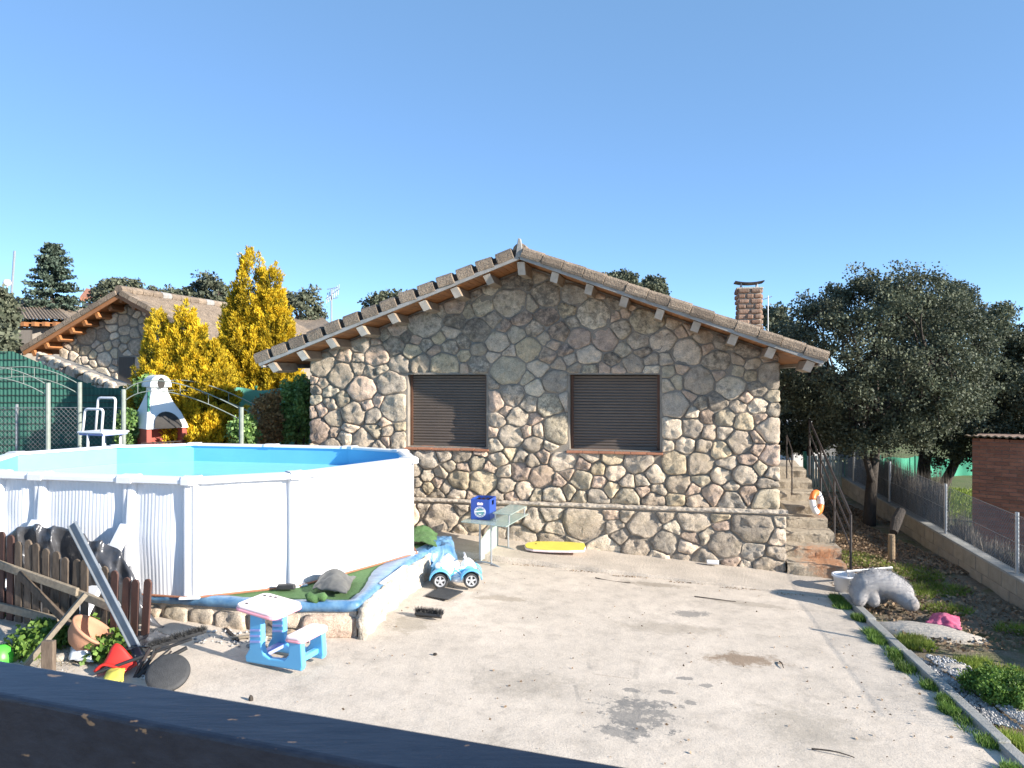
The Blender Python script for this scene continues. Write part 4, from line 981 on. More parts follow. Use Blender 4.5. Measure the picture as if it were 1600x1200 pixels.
mb = MB(); mb.box((.265, 0, .07), (.06, .25, .05)); mb.xf(Mk); mb.build('crossbar', M['skyblue'], kb, bevel=.012)
for x, y in ((-.30, .12), (-.25, .14), (-.2, .15), (-.29, -.13)):
    mb = MB(); mb.lathe([(0, .001), (.014, .001), (.014, .004), (0, .004)], 10); mb.xf(Mk @ Matrix.Translation((-.15, 0, .4835)) @ Matrix.Rotation(radians(7), 4, 'Y') @ Matrix.Translation((x + .15, y, 0))); mb.build('stud', M['rubber'], tt)

# toy quad bike
cq = G(712, 914, .30); qd = empty('toy_quad_bike', cq, 'light blue and white toy quad bike parked by the pool platform', 'toy vehicle')
Mq = frame(cq, (1, .06, 0)) @ Matrix.Scale(.86, 4)
def loft(secs, n=18, e=2.6):
    mb_ = MB()
    for (x, hw, z0, z1) in secs:
        for k in range(n):
            a = 2 * pi * k / n; c_, s_ = cos(a), sin(a)
            mb_.v.append(Vector((x, hw * math.copysign(abs(c_) ** (2 / e), c_), (z0 + z1) / 2 + (z1 - z0) / 2 * math.copysign(abs(s_) ** (2 / e), s_))))
    m_ = len(secs)
    for i in range(m_ - 1):
        for k in range(n): mb_.f.append((i * n + k, i * n + (k + 1) % n, (i + 1) * n + (k + 1) % n, (i + 1) * n + k))
    mb_.f.append(tuple(range(n - 1, -1, -1))); mb_.f.append(tuple((m_ - 1) * n + k for k in range(n))); mb_.m = [0] * len(mb_.f); return mb_
mb = loft([(-.29, .09, .22, .30), (-.24, .13, .18, .34), (-.16, .14, .13, .33), (-.07, .115, .09, .29), (.03, .11, .08, .27), (.10, .11, .09, .29), (.17, .12, .11, .30), (.24, .12, .16, .28), (.30, .09, .18, .25)]); mb.xf(Mq); mb.build('body', M['camo'], qd, smooth=True, fix=True)
mb = loft([(-.22, .07, .30, .34), (-.17, .10, .29, .42), (-.10, .10, .28, .455), (-.02, .085, .27, .38), (.06, .06, .26, .32)], e=2.2); mb.xf(Mq); mb.build('seat', M['whitep'], qd, smooth=True, fix=True)
mb = loft([(.07, .05, .25, .31), (.12, .085, .26, .37), (.19, .09, .26, .39), (.25, .07, .25, .345), (.29, .04, .24, .28)], e=2.2); mb.xf(Mq); mb.build('cowl', M['whitep'], qd, smooth=True, fix=True)
mb = MB(); mb.tube([(.12, -.15, .43), (.135, -.06, .41), (.135, .06, .41), (.12, .15, .43)], .014, 8); mb.tube([(.16, 0, .34), (.135, 0, .41)], .018, 8); mb.xf(Mq); mb.build('handlebar', M['whitep'], qd, smooth=True)
mb = loft([(-.06, .125, .07, .13), (.02, .155, .06, .14), (.12, .155, .06, .16), (.17, .125, .08, .18)], e=4); mb.xf(Mq); mb.build('footboard', M['whitep'], qd, smooth=True, fix=True)
for wx in (-.215, .225):
    for sy in (-1, 1):
        yc = sy * .17
        mb = MB(); nA = 12
        def ff(a, b):
            th = radians(8 + 164 * a); return Vector((wx + .148 * cos(th), yc - .075 + .15 * b, .11 + .148 * sin(th) + .02 * sin(pi * b)))
        mb.grid(ff, nA, 4); mb.xf(Mq); mb.build('fender', M['skyblue'], qd, smooth=True, solid=.012)
        Rw = Matrix.Rotation(pi / 2, 3, 'X'); c_ = Vector((wx, yc, .112))
        wh = empty('wheel', Mq @ c_); wh.parent = qd; wh.location = WL[wh.name] - WL[qd.name]
        mb = MB(); mb.lathe([(.07, -.045), (.098, -.05), (.108, -.04), (.112, -.02), (.112, .02), (.108, .04), (.098, .05), (.07, .045)], 30, c_, Rw, closed=True); mb.xf(Mq); mb.build('tyre', M['rubber'], wh, smooth=True)
        mb = MB(); mb.lathe([(.072, -.03), (.076, -.048), (.066, -.046), (.06, -.034)], 26, c_, Rw, closed=True)
        mb.lathe([(0, -.05), (.02, -.05), (.022, -.03), (.0, -.03)], 14, c_, Rw)
        mb.lathe([(.072, .03), (.076, .048), (.066, .046), (.06, .034)], 26, c_, Rw, closed=True); mb.lathe([(0, .05), (.02, .05), (.022, .03), (.0, .03)], 14, c_, Rw)
        for k in range(5):
            a = 2 * pi * k / 5 + .3
            for sd in (-1, 1): mb.bar(c_ + Vector((.012 * cos(a), sd * .042, .012 * sin(a))), c_ + Vector((.07 * cos(a), sd * .04, .07 * sin(a))), .026, .008, up=(0, 1, 0))
        mb.xf(Mq); mb.build('rim', M['alloy'], wh)
        mb = MB(); mb.lathe([(0, -.02), (.068, -.02), (.068, .02), (0, .02)], 20, c_, Rw); mb.xf(Mq); mb.build('hub_disc', M['black'], wh)
for wx in (-.215, .225):
    mb = MB(); mb.tube([(wx, -.15, .112), (wx, .15, .112)], .014, 8); mb.xf(Mq); mb.build('axle', M['black'], qd)

# glass desk with shelf, crate on it
zT = .85; c1, c2, c3 = G(720, 816, zT), G(791, 824, zT), G(826, 804, zT); c4 = c1 + c3 - c2
de = empty('glass_desk', (c1 + c3) / 2 - Vector((0, 0, .62)), 'glass-topped desk on curved steel feet against the house path', 'table')
mb = MB(); mb.prism([c1, c2, c3, c4], (0, 0, .012)); mb.build('glass_top', M['glass'], de, fix=True, bevel=.003)
e1 = (c2 - c1); e2 = (c4 - c1); L1, L2 = e1.length, e2.length; e1.normalize(); e2.normalize()
def Dk(a, b, z): return c1 + e1 * a + e2 * b + Vector((0, 0, z))
sh = [Dk(L1 - .30, .22, .12), Dk(L1 - .02, .22, .12), Dk(L1 - .02, L2 - .02, .12), Dk(L1 - .30, L2 - .02, .12)]
mb = MB(); mb.prism(sh, (0, 0, .01)); mb.build('raised_shelf', M['glass'], de, fix=True)
for q in (Dk(L1 - .27, .25, 0), Dk(L1 - .05, .25, 0), Dk(L1 - .05, L2 - .06, 0), Dk(L1 - .27, L2 - .06, 0)):
    mb = MB(); mb.tube([q + Vector((0, 0, .012)), q + Vector((0, 0, .122))], .011, 8); mb.build('shelf_post', M['galv'], de)
for b in (.12, L2 - .16):
    A_, B_ = Dk(.10, b, 0), Dk(L1 - .12, b, 0); gz0 = .235 if b < .5 else .30
    for q in (A_ + (B_ - A_) * .32, A_ + (B_ - A_) * .68):
        mb = MB(); mb.tube([Vector((q.x, q.y, gz0 + .03)), Vector((q.x, q.y, zT))], .013, 8); mb.build('leg', M['galv'], de)
    mb = MB(); mb.tube([Vector((*(A_ + (B_ - A_) * f).xy, gz0 + .015 + .06 * (1 - (2 * f - 1) ** 2))) for f in [i / 10 for i in range(11)]], .014, 8); mb.build('foot', M['galv'], de, smooth=True)
mb = MB(); a_, b_ = Dk(L1 * .35, .13, -.32), Dk(L1 * .35, L2 - .17, -.32); mb.prism([a_ - Vector((0, 0, .22)), b_ - Vector((0, 0, .22)), b_ + Vector((0, 0, .28)), a_ + Vector((0, 0, .06))], e1 * .008); mb.build('modesty_panel', M['glass'], de, fix=True)
# crate
cb0 = Dk(.13, .16, .0135); cr = empty('drinks_crate', cb0, 'dark blue bottle crate with round emblem standing on the glass desk', 'crate')
Mcr = frame(cb0 + Vector((.14, .19, 0)), (.97, -.24, 0)); cw, cd, chh = .275, .34, .285
def cpart(name, c, s, mat=M['crate'], bev=.006, par=None):
    mb_ = MB(); mb_.box(c, s); mb_.xf(Mcr); return mb_.build(name, mat, par or cr, bevel=bev)
fr_ = cpart('front_panel', (0, -cd / 2, chh / 2), (cw, .014, chh))
cpart('rear_panel', (0, cd / 2, chh / 2), (cw, .014, chh)); cpart('base', (0, 0, .008), (cw - .02, cd - .02, .014))
for sx in (-1, 1):
    x = sx * (cw / 2 - .004); mb = MB()
    for c, s in (((x, 0, .095), (.012, cd - .016, .19)), ((x, 0, .27), (.012, cd - .016, .03)), ((x, -.11, .222), (.012, .104, .066)), ((x, .11, .222), (.012, .104, .066))): mb.box(c, s)
    mb.xf(Mcr); mb.build('side_panel', M['crate'], cr)
for i in range(4):
    for j in range(5):
        mb = MB(); mb.lathe([(0, .02), (.03, .02), (.03, .15), (.013, .21), (.013, .25), (.015, .25), (.015, .262), (0, .262)], 10, (-.095 + i * .063, -.125 + j * .0625, 0)); mb.xf(Mcr); mb.build('bottle', M['bottle'], cr, smooth=True)
def disc(rx, rz, x, z, off, mat, nm, n=28, r0=0):
    mb_ = MB(); y = -cd / 2 - .0075 - off
    o_ = [(x + rx * cos(2 * pi * k / n), z + rz * sin(2 * pi * k / n)) for k in range(n)]
    if r0:
        i_ = [(x + rx * r0 * cos(2 * pi * k / n), z + rz * r0 * sin(2 * pi * k / n)) for k in range(n)]
        mb_.add([Vector((a, y, b)) for a, b in o_ + i_], [(k, (k + 1) % n, n + (k + 1) % n, n + k) for k in range(n)])
    else: mb_.add([Vector((a, y, b)) for a, b in o_], [tuple(range(n))])
    mb_.xf(Mcr); return mb_.build(nm, mat, fr_)
disc(.085, .075, 0, .11, .001, M['whitep'], 'emblem_ring', r0=.9); disc(.068, .06, 0, .11, .001, M['whitep'], 'emblem_ring', r0=.9); disc(.056, .05, 0, .11, .001, M['teal'], 'emblem_field')
for k in range(12):
    a = 2 * pi * k / 12; disc(.006, .006, .076 * cos(a), .11 + .067 * sin(a), .0015, M['whitep'], 'emblem_dot', 6)
mb = MB(); y = -cd / 2 - .0105
mb.add([(-.078, y, .10), (.078, y, .118), (.078, y, .138), (-.078, y, .12)], [(0, 1, 2, 3)]); mb.add([(-.03, y, .085), (.03, y, .085), (.0, y, .066)], [(0, 1, 2)]); mb.xf(Mcr); mb.build('emblem_banner', M['whitep'], fr_)
mb = MB(); y = -cd / 2 - .009
mb.add([(-.04, y, .205), (.04, y, .205), (.045, y, .235), (.02, y, .245), (0, y, .235), (-.02, y, .248), (-.045, y, .235)], [(0, 1, 2, 3, 4, 5, 6)]); mb.xf(Mcr); mb.build('crest', M['pink'], fr_)

# yellow bodyboard on the path
q0 = Wd(3.68, .58, path_z(3.68) + .0); bo = empty('bodyboard', q0, 'yellow foam bodyboard lying on the path below the house', 'bodyboard')
Mb = frame(q0 + Vector((.42, .0, .035)), (.98, -.10, -.02)) @ Matrix.Rotation(radians(6), 4, 'X') @ Matrix.Diagonal((.98, .86, .8, 1))
ol = [(-.47, .0), (-.44, .13), (-.33, .2), (-.1, .225), (.2, .215), (.42, .17), (.44, 0), (.42, -.17), (.2, -.215), (-.1, -.225), (-.33, -.2), (-.44, -.13)]
mb = MB(); mb.prism([(x, y, -.03) for x, y in ol], (0, 0, .04)); mb.xf(Mb); mb.build('foam_core', M['pink'], bo, bevel=.008, fix=True)
mb = MB(); mb.prism([(x * .99, y * .985, .011) for x, y in ol], (0, 0, .012)); mb.xf(Mb); mb.build('deck', M['yellow'], bo, bevel=.005, fix=True)
mb = MB(); mb.lathe([(0, 0), (.012, 0), (.012, .006), (0, .006)], 10); mb.xf(Mb @ Matrix.Translation((-.3, .06, .023))); mb.build('leash_plug', M['black'], bo)
# rubber mat
z = .305; mb = MB(); mb.prism([G(664, 932, z), G(700, 938, z), G(724, 925, z), G(688, 918, z)], (0, 0, .012)); tag(mb.build('doormat', M['rubber'], fix=True, bevel=.004), 'grey ribbed rubber mat lying in front of the toy quad bike', 'mat')
# broom head
q = G(668, 966, .30); bh_ = empty('brush_head', q, 'black bristled broom head lying on the pale terrace', 'brush'); d = Vector((.96, -.28, 0))
mb = MB(); mb.box((0, 0, .03), (.30, .06, .03)); mb.xf(frame(q, d) @ Matrix.Rotation(-.6, 4, 'X')); mb.build('block', M['black'], bh_, bevel=.008)
nb = 900; rg = np.random.default_rng(4); Mx = frame(q, d) @ Matrix.Rotation(-.6, 4, 'X')
bs = np.stack([rg.uniform(-.15, .15, nb), rg.uniform(-.028, .028, nb), np.full(nb, .04)], 1); tp = bs + np.stack([rg.normal(0, .015, nb), rg.normal(0, .025, nb), rg.uniform(.05, .085, nb)], 1)
R_ = np.array(Mx); f_ = lambda a: a @ R_[:3, :3].T + R_[:3, 3]
tag(blades('bristles', f_(bs), f_(tp), .0022, M['black'], bh_), kind='stuff')

# ================================================================ FOREGROUND HANDRAIL
A_, B_ = Vector((-.899, 1.348, 2.4)), Vector((.163, .976, 2.4)); d = (B_ - A_).normalized(); nn = Vector((d.y, -d.x, 0)); A_ = A_ - d * 1.2; B_ = B_ + d * 1.2
br = empty('foreground_handrail', A_ - Vector((0, 0, .2)), 'dark navy painted wooden handrail crossing the bottom foreground', 'railing')
mb = MB(); mb.prism([A_, B_, B_ + nn * .108, A_ + nn * .108], (0, 0, -.16)); mb.build('beam', M['beamblue'], br, fix=True, bevel=.008, bseg=3)
for k in range(4):
    q = A_ + d * (.3 + k * .9) + nn * .054; mb = MB(); mb.box(q - Vector((0, 0, .16 + .55)), (.05, .05, 1.1)); mb.build('baluster', M['beamblue'], br)
# deck the photographer stands on, well below the frame
mb = MB(); mb.prism([A_ + Vector((0, .12, -1.15)), B_ + Vector((0, .12, -1.15)), B_ + nn * 3 - Vector((0, 0, 1.15)), A_ + nn * 3 - Vector((0, 0, 1.15))], (0, 0, -.12)); tag(mb.build('viewing_deck', M['concrete'], fix=True), 'deck behind the handrail', kind='structure')

# ================================================================ LEFT FOREGROUND: PICKET FENCE AND CLUTTER
pf0, pf1 = Vector((-5.1, 7.55, .52)), Vector((-3.32, 6.95, .43))
fp = empty('picket_fence', (pf0 + pf1) / 2, 'broken weathered picket fence leaning beside the pool', 'fence')
fd = (pf1 - pf0); FL = fd.length; fd.normalize(); fn_ = Vector((fd.y, -fd.x, 0)).normalized()
gone = {11}
npk = 17
for k in range(npk):
    if k in gone: continue
    f = k / (npk - 1); b0 = pf0 + fd * (FL * f); hgt = (.86 - .24 * f + r5.uniform(-.025, .025)) * (.55 if k == 6 and False else 1); ln = Vector((.02 + .09 * f + r5.uniform(-.02, .02), 0, 0)) + fn_ * (.03 + .06 * f)
    w_ = .083; th = .02; pts = [(-w_ / 2, 0), (w_ / 2, 0), (w_ / 2, hgt - .035), (w_ * .33, hgt - .01), (0, hgt), (-w_ * .33, hgt - .01), (-w_ / 2, hgt - .035)]
    up = (Vector((0, 0, 1)) + ln).normalized(); mb = MB(); mb.prism([b0 + fd * x + up * z for x, z in pts], fn_ * th)
    o = mb.build('picket', M['picketred'] if k < 3 or k > 12 else M['picket'], fp, bevel=.005, fix=True)
for z0, z1, a, b_ in ((.56, .42, 0, .62), (.40, .33, .60, .86), (.14, .12, 0, .5)):
    q0 = pf0 + fd * FL * a + fn_ * .045 + Vector((0, 0, z0)); q1 = pf0 + fd * FL * b_ + fn_ * .075 + Vector((0, 0, z1)); mb = MB(); mb.bar(q0, q1, .035, .075, up=(0, 0, 1)); mb.build('rail', M['greywood'], fp, bevel=.005)
mb = MB(); mb.bar(pf0 + fd * .45 + fn_ * .09 + Vector((0, 0, .5)), pf0 + fd * 1.15 + fn_ * .13 + Vector((0, 0, .12)), .03, .07); mb.build('brace', M['picket'], fp, bevel=.005)
def plank(a, b, w_, h_, mat, name, label, cat, up=(0, 0, 1), bev=.004):
    mb_ = MB(); mb_.bar(a, b, w_, h_, up=up); return tag(mb_.build(name, mat, bevel=bev), label, cat)
plank(P(134, 928, 6.75), G(38, 1042, .44), .055, .04, M['greywood'], 'wooden_prop', 'pale grey wooden prop slanting against the picket fence', 'plank')
mb = MB(); q = G(76, 1052, .44); mb.box(q + Vector((0, 0, .12)), (.10, .05, .30)); tag(mb.build('wooden_stake', M['picket'], bevel=.006), 'short broad wooden stake under the slanting prop', 'stake')
# grey steel profile
ms = empty('steel_profile', G(222, 1036, .42), 'long grey steel channel leaning over the picket fence', 'metal bar'); a_, b_ = P(114, 818, 6.95), G(226, 1036, .42); dd = (b_ - a_).normalized(); sd = dd.cross(Vector((0, -1, 0))).normalized(); ot = sd.cross(dd).normalized()
mb = MB(); pr = [(-.04, 0), (.04, 0), (.04, .035), (.034, .035), (.034, .006), (-.034, .006), (-.034, .035), (-.04, .035)]; 
mb.prism([a_ + sd * x + ot * y for x, y in pr], b_ - a_); mb.build('channel', M['steelprofile'], ms, fix=True)
for f in (.35, .62, .97):
    mb = MB(); q = a_ + (b_ - a_) * f; mb.bar(q - sd * .045 - dd * .02, q + sd * .045 - dd * .02, .05, .01, up=ot); mb.build('bracket', M['galv'], ms)
# black plastic over a pile behind the fence
def tarpf(a, b):
    th = a * pi; x = -5.4 + 2.0 * a; base = Vector((x, 7.78 - .34 * a - .35 * (b - .5), 0))
    top = .42 + (.62 + .30 * sstep(0, .3, a) - .12 * sstep(.45, .7, a)) * sstep(1.0, .72, a) * sin(pi * b) ** .4
    return Vector((base.x, base.y + .35 * (b - .5), max(.40, top)))
mb = MB()
def tarp2(a, b):
    q = tarpf(a, b); f1 = 1 - 2 * abs(nz((q.x * 3.4 + .6 * q.z, q.y * 2.0, q.z * .9), 1, 3)); f2 = 1 - 2 * abs(nz((q.x * 7.5, q.y * 4, q.z * 2.2), 1, 8)); f3 = nz(q, 14, 4)
    k = .085 * f1 + .035 * f2 + .008 * f3
    return q + Vector((.04 * f2, -k * .9 * sstep(.9, .2, b), k * .8))
mb.grid(tarp2, 170, 80); tag(mb.build('plastic_sheet', M['pbag'], smooth=True), 'black plastic sheet heaped behind the picket fence', 'plastic sheet')
z = .47
crumple(lambda a, b: quad(G(178, 1030, z), G(262, 1026, z), G(270, 1002, z), G(200, 998, z))(a, b) + Vector((0, 0, .05 * sin(pi * a))), 26, 14, .05, 6, 33, 'plastic_scrap', M['pbag'], 'torn scrap of black plastic on the ground beside the clay pot', 'plastic sheet', solid=.004)
# clay pot on its side
q = G(140, 1022, .43) + Vector((0, 0, .02)); pt = empty('clay_pot', q, 'wide terracotta bowl tipped over among weeds', 'pot')
Mp = Matrix.Translation(q + Vector((0, 0, .13))) @ rotz(.25) @ Matrix.Rotation(radians(38), 4, 'Y') @ Matrix.Scale(1.05, 4)
mb = MB(); mb.lathe([(0, -.11), (.09, -.11), (.13, -.09), (.175, -.03), (.19, .02), (.195, .05), (.205, .055), (.205, .075), (.185, .077), (.178, .04), (.16, -.02), (.11, -.08), (0, -.09)], 36); mb.xf(Mp); mb.build('bowl', M['pot'], pt, smooth=True, fix=True)
# red plastic piece, green toy, yellow scrap, white bag, black lid
q = G(176, 1048, .42); mb = MB(); mb.grid(lambda a, b: q + Vector((-.13 + .26 * a + .03 * b, -.05 + .14 * b, .01 + (.06 + .13 * b ** 2) * (1 - (2 * a - 1) ** 4) * (.7 + .3 * sin(a * 5)) - .03 * sin(pi * a) * sin(pi * b))), 16, 10)
tag(mb.build('red_toy_shell', M['red'], smooth=True, solid=.02), 'curved red plastic toy shell among the rubble', 'toy part')
q = G(0, 1036, .45); mb = MB(); mb.lathe([(0, .15), (.045, .145), (.08, .115), (.10, .06), (.105, 0), (.095, 0), (.085, .06), (.065, .10), (0, .13)], 24, q); tag(mb.build('green_bucket', M['green'], smooth=True), 'bright green plastic bowl at the left picture edge', 'bowl')
z = .43
crumple(lambda a, b: quad(G(160, 1068, z), G(192, 1068, z), G(196, 1048, z), G(172, 1046, z))(a, b) + Vector((0, 0, .03 * sin(pi * a) * sin(pi * b))), 10, 8, .02, 9, 3, 'yellow_scrap', M['yellow'], 'scrap of yellow plastic below the red toy shell', 'scrap')
crumple(lambda a, b: quad(G(108, 1036, z), G(148, 1036, z), G(142, 1016, z), G(112, 1016, z))(a, b) + Vector((0, 0, .12 * sin(pi * a) ** .7 * sin(pi * b) ** .7)), 20, 16, .03, 8, 14, 'white_bag', M['whitep'], 'crumpled white plastic bag in front of the clay pot', 'bag', solid=.004)
q = G(262, 1068, .40); mb = MB(); mb.lathe([(0, .0), (.14, .0), (.165, -.012), (.17, -.03), (.16, -.03), (.15, -.015), (0, -.012)], 32); mb.xf(Matrix.Translation(q + Vector((0, .0, .10))) @ Matrix.Rotation(radians(38), 4, 'X') @ Matrix.Rotation(radians(10), 4, 'Y'))
tag(mb.build('pan_lid', M['rubber'], smooth=True), 'round black lid propped at the end of the clutter', 'lid')
bm_ = empty('push_broom', G(250, 1040, .42), 'long black broom tangled with a bundle of black poles', 'broom')
a_, b_ = P(236, 1012, 6.5), P(322, 985, 6.7); mb = MB(); mb.bar(a_, b_, .055, .03); mb.build('block', M['black'], bm_, bevel=.006)
nb = 1500; tt_ = rg.uniform(0, 1, (nb, 1)); bs = np.array(a_) + (np.array(b_) - np.array(a_)) * tt_ + rg.normal(0, .012, (nb, 3)); tp = bs + np.stack([rg.normal(0, .01, nb) - .012, rg.normal(-.02, .012, nb), rg.uniform(.03, .06, nb)], 1)
tag(blades('bristles', bs, tp, .002, M['rubber'], bm_), kind='stuff')
mb = MB(); mb.tube([P(300, 998, 6.6), P(150, 1052, 6.35)], .014, 8); mb.build('handle', M['black'], bm_)
for k in range(6):
    a_ = P(205 + r5.uniform(-10, 10), 1075 + r5.uniform(-8, 4), 6.35); b_ = P(240 + k * 9 + r5.uniform(-8, 8), 1000 + k * 3 + r5.uniform(-6, 8), 6.55 + r5.uniform(-.05, .05)); mb = MB(); mb.tube([a_, (a_ + b_) / 2 + Vector((0, 0, r5.uniform(-.02, .02))), b_], r5.uniform(.008, .018), 7)
    mb.build('black_pole', M['black'] if k % 2 else M['iron'], bm_)
# loose boards and slabs behind the desk
plank(G(362, 1000, .37) + Vector((0, 0, .02)), G(455, 990, .37) + Vector((0, 0, .02)), .05, .02, M['greywood'], 'loose_batten', 'thin pale batten on the ground behind the desk', 'plank')
plank(G(352, 985, .37) + Vector((0, 0, .02)), G(372, 1004, .36) + Vector((0, 0, .02)), .03, .02, M['iron'], 'iron_offcut', 'short dark iron offcut touching the pale batten', 'metal bar')

# ================================================================ RIGHT CLUTTER
# grey plush toy slumped over the kerb
q = G(1376, 948, .06); pl = empty('plush_toy', q, 'large grey plush toy slumped face down beside the kerb', 'plush toy')
def ell(mb_, c, r, n=14, m_=9, R=None):
    vs = []; 
    for j in range(1, m_):
        for i in range(n): a = 2 * pi * i / n; b = pi * j / m_; w_ = Vector((r[0] * sin(b) * cos(a), r[1] * sin(b) * sin(a), r[2] * cos(b))); vs.append(Vector(c) + (R @ w_ if R is not None else w_))
    top = Vector((0, 0, r[2])); vs += [Vector(c) + (R @ top if R is not None else top), Vector(c) - (R @ top if R is not None else top)]; k = (m_ - 1) * n
    fs = [(j * n + i, (j + 1) * n + i, (j + 1) * n + (i + 1) % n, j * n + (i + 1) % n) for j in range(m_ - 2) for i in range(n)] + [(k, i, (i + 1) % n) for i in range(n)] + [(k + 1, (m_ - 2) * n + (i + 1) % n, (m_ - 2) * n + i) for i in range(n)]
    return mb_.add(vs, fs)
Mpl = frame(q + Vector((.03, .05, 0)), (.985, -.17, 0)) @ Matrix.Scale(.78, 4); mb = MB()
path_ = [(-.33, .0, .20), (-.24, .02, .32), (-.08, .05, .36), (.10, .05, .33), (.26, .03, .25), (.36, -.02, .19)]; rad = [.155, .185, .205, .21, .19, .155]
for i in range(len(path_) - 1):
    for f in (0, .5): c = Vector(path_[i]).lerp(Vector(path_[i + 1]), f); r_ = rad[i] * (1 - f) + rad[i + 1] * f; ell(mb, c, (r_, r_ * 1.15, r_))
for c0, c1, r0, r1 in (((-.28, -.06, .22), (-.36, -.14, .10), .12, .10), ((-.18, -.06, .2), (-.14, -.10, .10), .12, .10), ((.26, -.06, .2), (.37, -.17, .11), .14, .125), ((.30, -.02, .2), (.40, -.05, .13), .12, .10), ((0, .1, .2), (.05, .2, .1), .17, .13)):
    for f in (0, .33, .66, 1): c = Vector(c0).lerp(Vector(c1), f); r_ = r0 + (r1 - r0) * f; ell(mb, c, (r_, r_, r_))
mb.xf(Mpl); o = mb.build('body', M['plush'], pl, smooth=True)
rm = o.modifiers.new('r', 'REMESH'); rm.mode = 'VOXEL'; rm.voxel_size = .018; rm.use_smooth_shade = True
sm = o.modifiers.new('s', 'SMOOTH'); sm.iterations = 4; sm.factor = .5
fur_b, fur_t = [], []
gf_ = np.random.default_rng(8)
for i in range(0, len(mb.v), 1):
    pass
src = np.array([tuple(q_) for q_ in mb.v]); blk = 14 * 8 + 2
for e_ in range(len(src) // blk):
    S_ = src[e_ * blk:(e_ + 1) * blk]; c_ = S_.mean(0)
    for _ in range(650):
        q_ = S_[gf_.integers(blk)] * .5 + S_[gf_.integers(blk)] * .5; d_ = q_ - c_; L_ = np.linalg.norm(d_) + 1e-6; R_e = np.abs(S_ - c_).max() * .97
        q_ = c_ + d_ / L_ * R_e; fur_b.append(q_ - d_ / L_ * .012); fur_t.append(q_ + d_ / L_ * .004 + gf_.normal(0, .006, 3))
tag(blades('fur', np.array(fur_b), np.array(fur_t), .003, M['plush'], pl), kind='stuff')
for c, r_ in (((-.375, -.175, .09), (.07, .06, .075)), ((.385, -.245, .10), (.10, .075, .095))):
    mb = MB(); ell(mb, c, r_); mb.xf(Mpl); mb.build('paw', M['paw'], pl, smooth=True)
# boulder slab and rocks
def boulder(name, c, r, label, seed, mat=M['rock'], rz=0, amp=.14, cat='rock', group=None, flat=0):
    mb_ = MB(); ell(mb_, (0, 0, 0), r, 26, 14); Mz = rotz(rz)
    for i, v_ in enumerate(mb_.v):
        k = 1 + amp * 1.6 * fbm((v_.x / r[0], v_.y / r[1], v_.z / r[2]), 1.2, seed) + amp * .5 * nz(v_, 9, seed); v_ = Vector((v_.x * k, v_.y * k, v_.z * k)); mb_.v[i] = Vector(c) + Mz @ v_
    o_ = mb_.build(name, mat, smooth=True); return tag(o_, label, cat, group)
qa = G(1445, 985, .0); boulder('boulder', (qa.x - .02, qa.y - .05, -.05), (.62, .27, .13), 'long pale boulder in front of the plush toy', 4, rz=-.55)
boulder('boulder', G(1585, 1085, 0) + Vector((.03, 0, .03)), (.14, .10, .09), 'white stone at the right edge beside the low green shrub', 7)
boulder('boulder', G(1490, 1045, 0), (.17, .08, .05), 'small flat stone between kerb and gravel', 9)
boulder('boulder', G(1405, 905, .0), (.12, .09, .05), 'flat stone half sunk in the grass right of the plush toy', 12)
boulder('boulder', G(95, 1030, .42), (.09, .07, .05), 'pale stone left of the white bag', 15)
boulder('boulder', G(30, 1005, .44), (.14, .10, .07), 'grey stone at the foot of the picket fence', 16, M['concrete'])
boulder('boulder', G(60, 985, .45), (.10, .08, .05), 'small pale slab behind the grey stone by the fence', 17)
z = .03
crumple(lambda a, b: quad(G(1448, 978, z), G(1504, 990, z), G(1498, 968, z), G(1458, 962, z))(a, b) + Vector((0, 0, .07 * sin(pi * a) * sin(pi * b))), 22, 16, .04, 7, 41, 'pink_cloth', M['pinkcloth'], 'crumpled pink cloth lying on the ground behind the boulder', 'cloth', solid=.006)
# white tub and low bar
q = Vector((4.40, 10.15, .02)); tb = empty('white_tub', q, 'round white plastic tub at the foot of the stone steps', 'tub')
mb = MB(); mb.lathe([(0, .01), (.12, .01), (.145, .21), (.165, .215), (.165, .24), (.14, .24), (.115, .03), (0, .03)], 32, q); mb.build('shell', M['whitep'], tb, smooth=True, fix=True)
plank(P(1322, 893, 10.15), P(1394, 887, 10.35), .03, .03, M['galv'], 'metal_bar', 'thin pale metal bar above the plush toy', 'metal bar')
for px_ in (1325, 1391):
    q = P(px_, 890, 10.18 if px_ < 1350 else 10.34); mb = MB(); mb.tube([Vector((q.x, q.y, 0)), q], .012, 6); tag(mb.build('bar_stake', M['galv']), 'thin stake holding the %s end of the pale metal bar' % ('left' if px_ < 1350 else 'right'), 'stake')
# log posts
q = G(1393, 878, .03); mb = MB(); mb.lathe([(0, 0), (.05, 0), (.052, .2), (.048, .42), (.0, .425)], 14, q); tag(mb.build('log_post', M['log'], smooth=False), 'short upright round wooden post in the side yard', 'post')
mb = MB(); a_ = P(1396, 832, 11.9); b_ = P(1408, 798, 12.2); mb.tube([a_, (a_ + b_) / 2 + Vector((-.02, 0, 0)), b_], [.06, .085, .07], 12); tag(mb.build('leaning_log', M['bark']), 'thick bark-covered log leaning above the wooden post', 'log')
# ================================================================ BEHIND THE POOL
r6 = random.Random(9); g6 = np.random.default_rng(12)
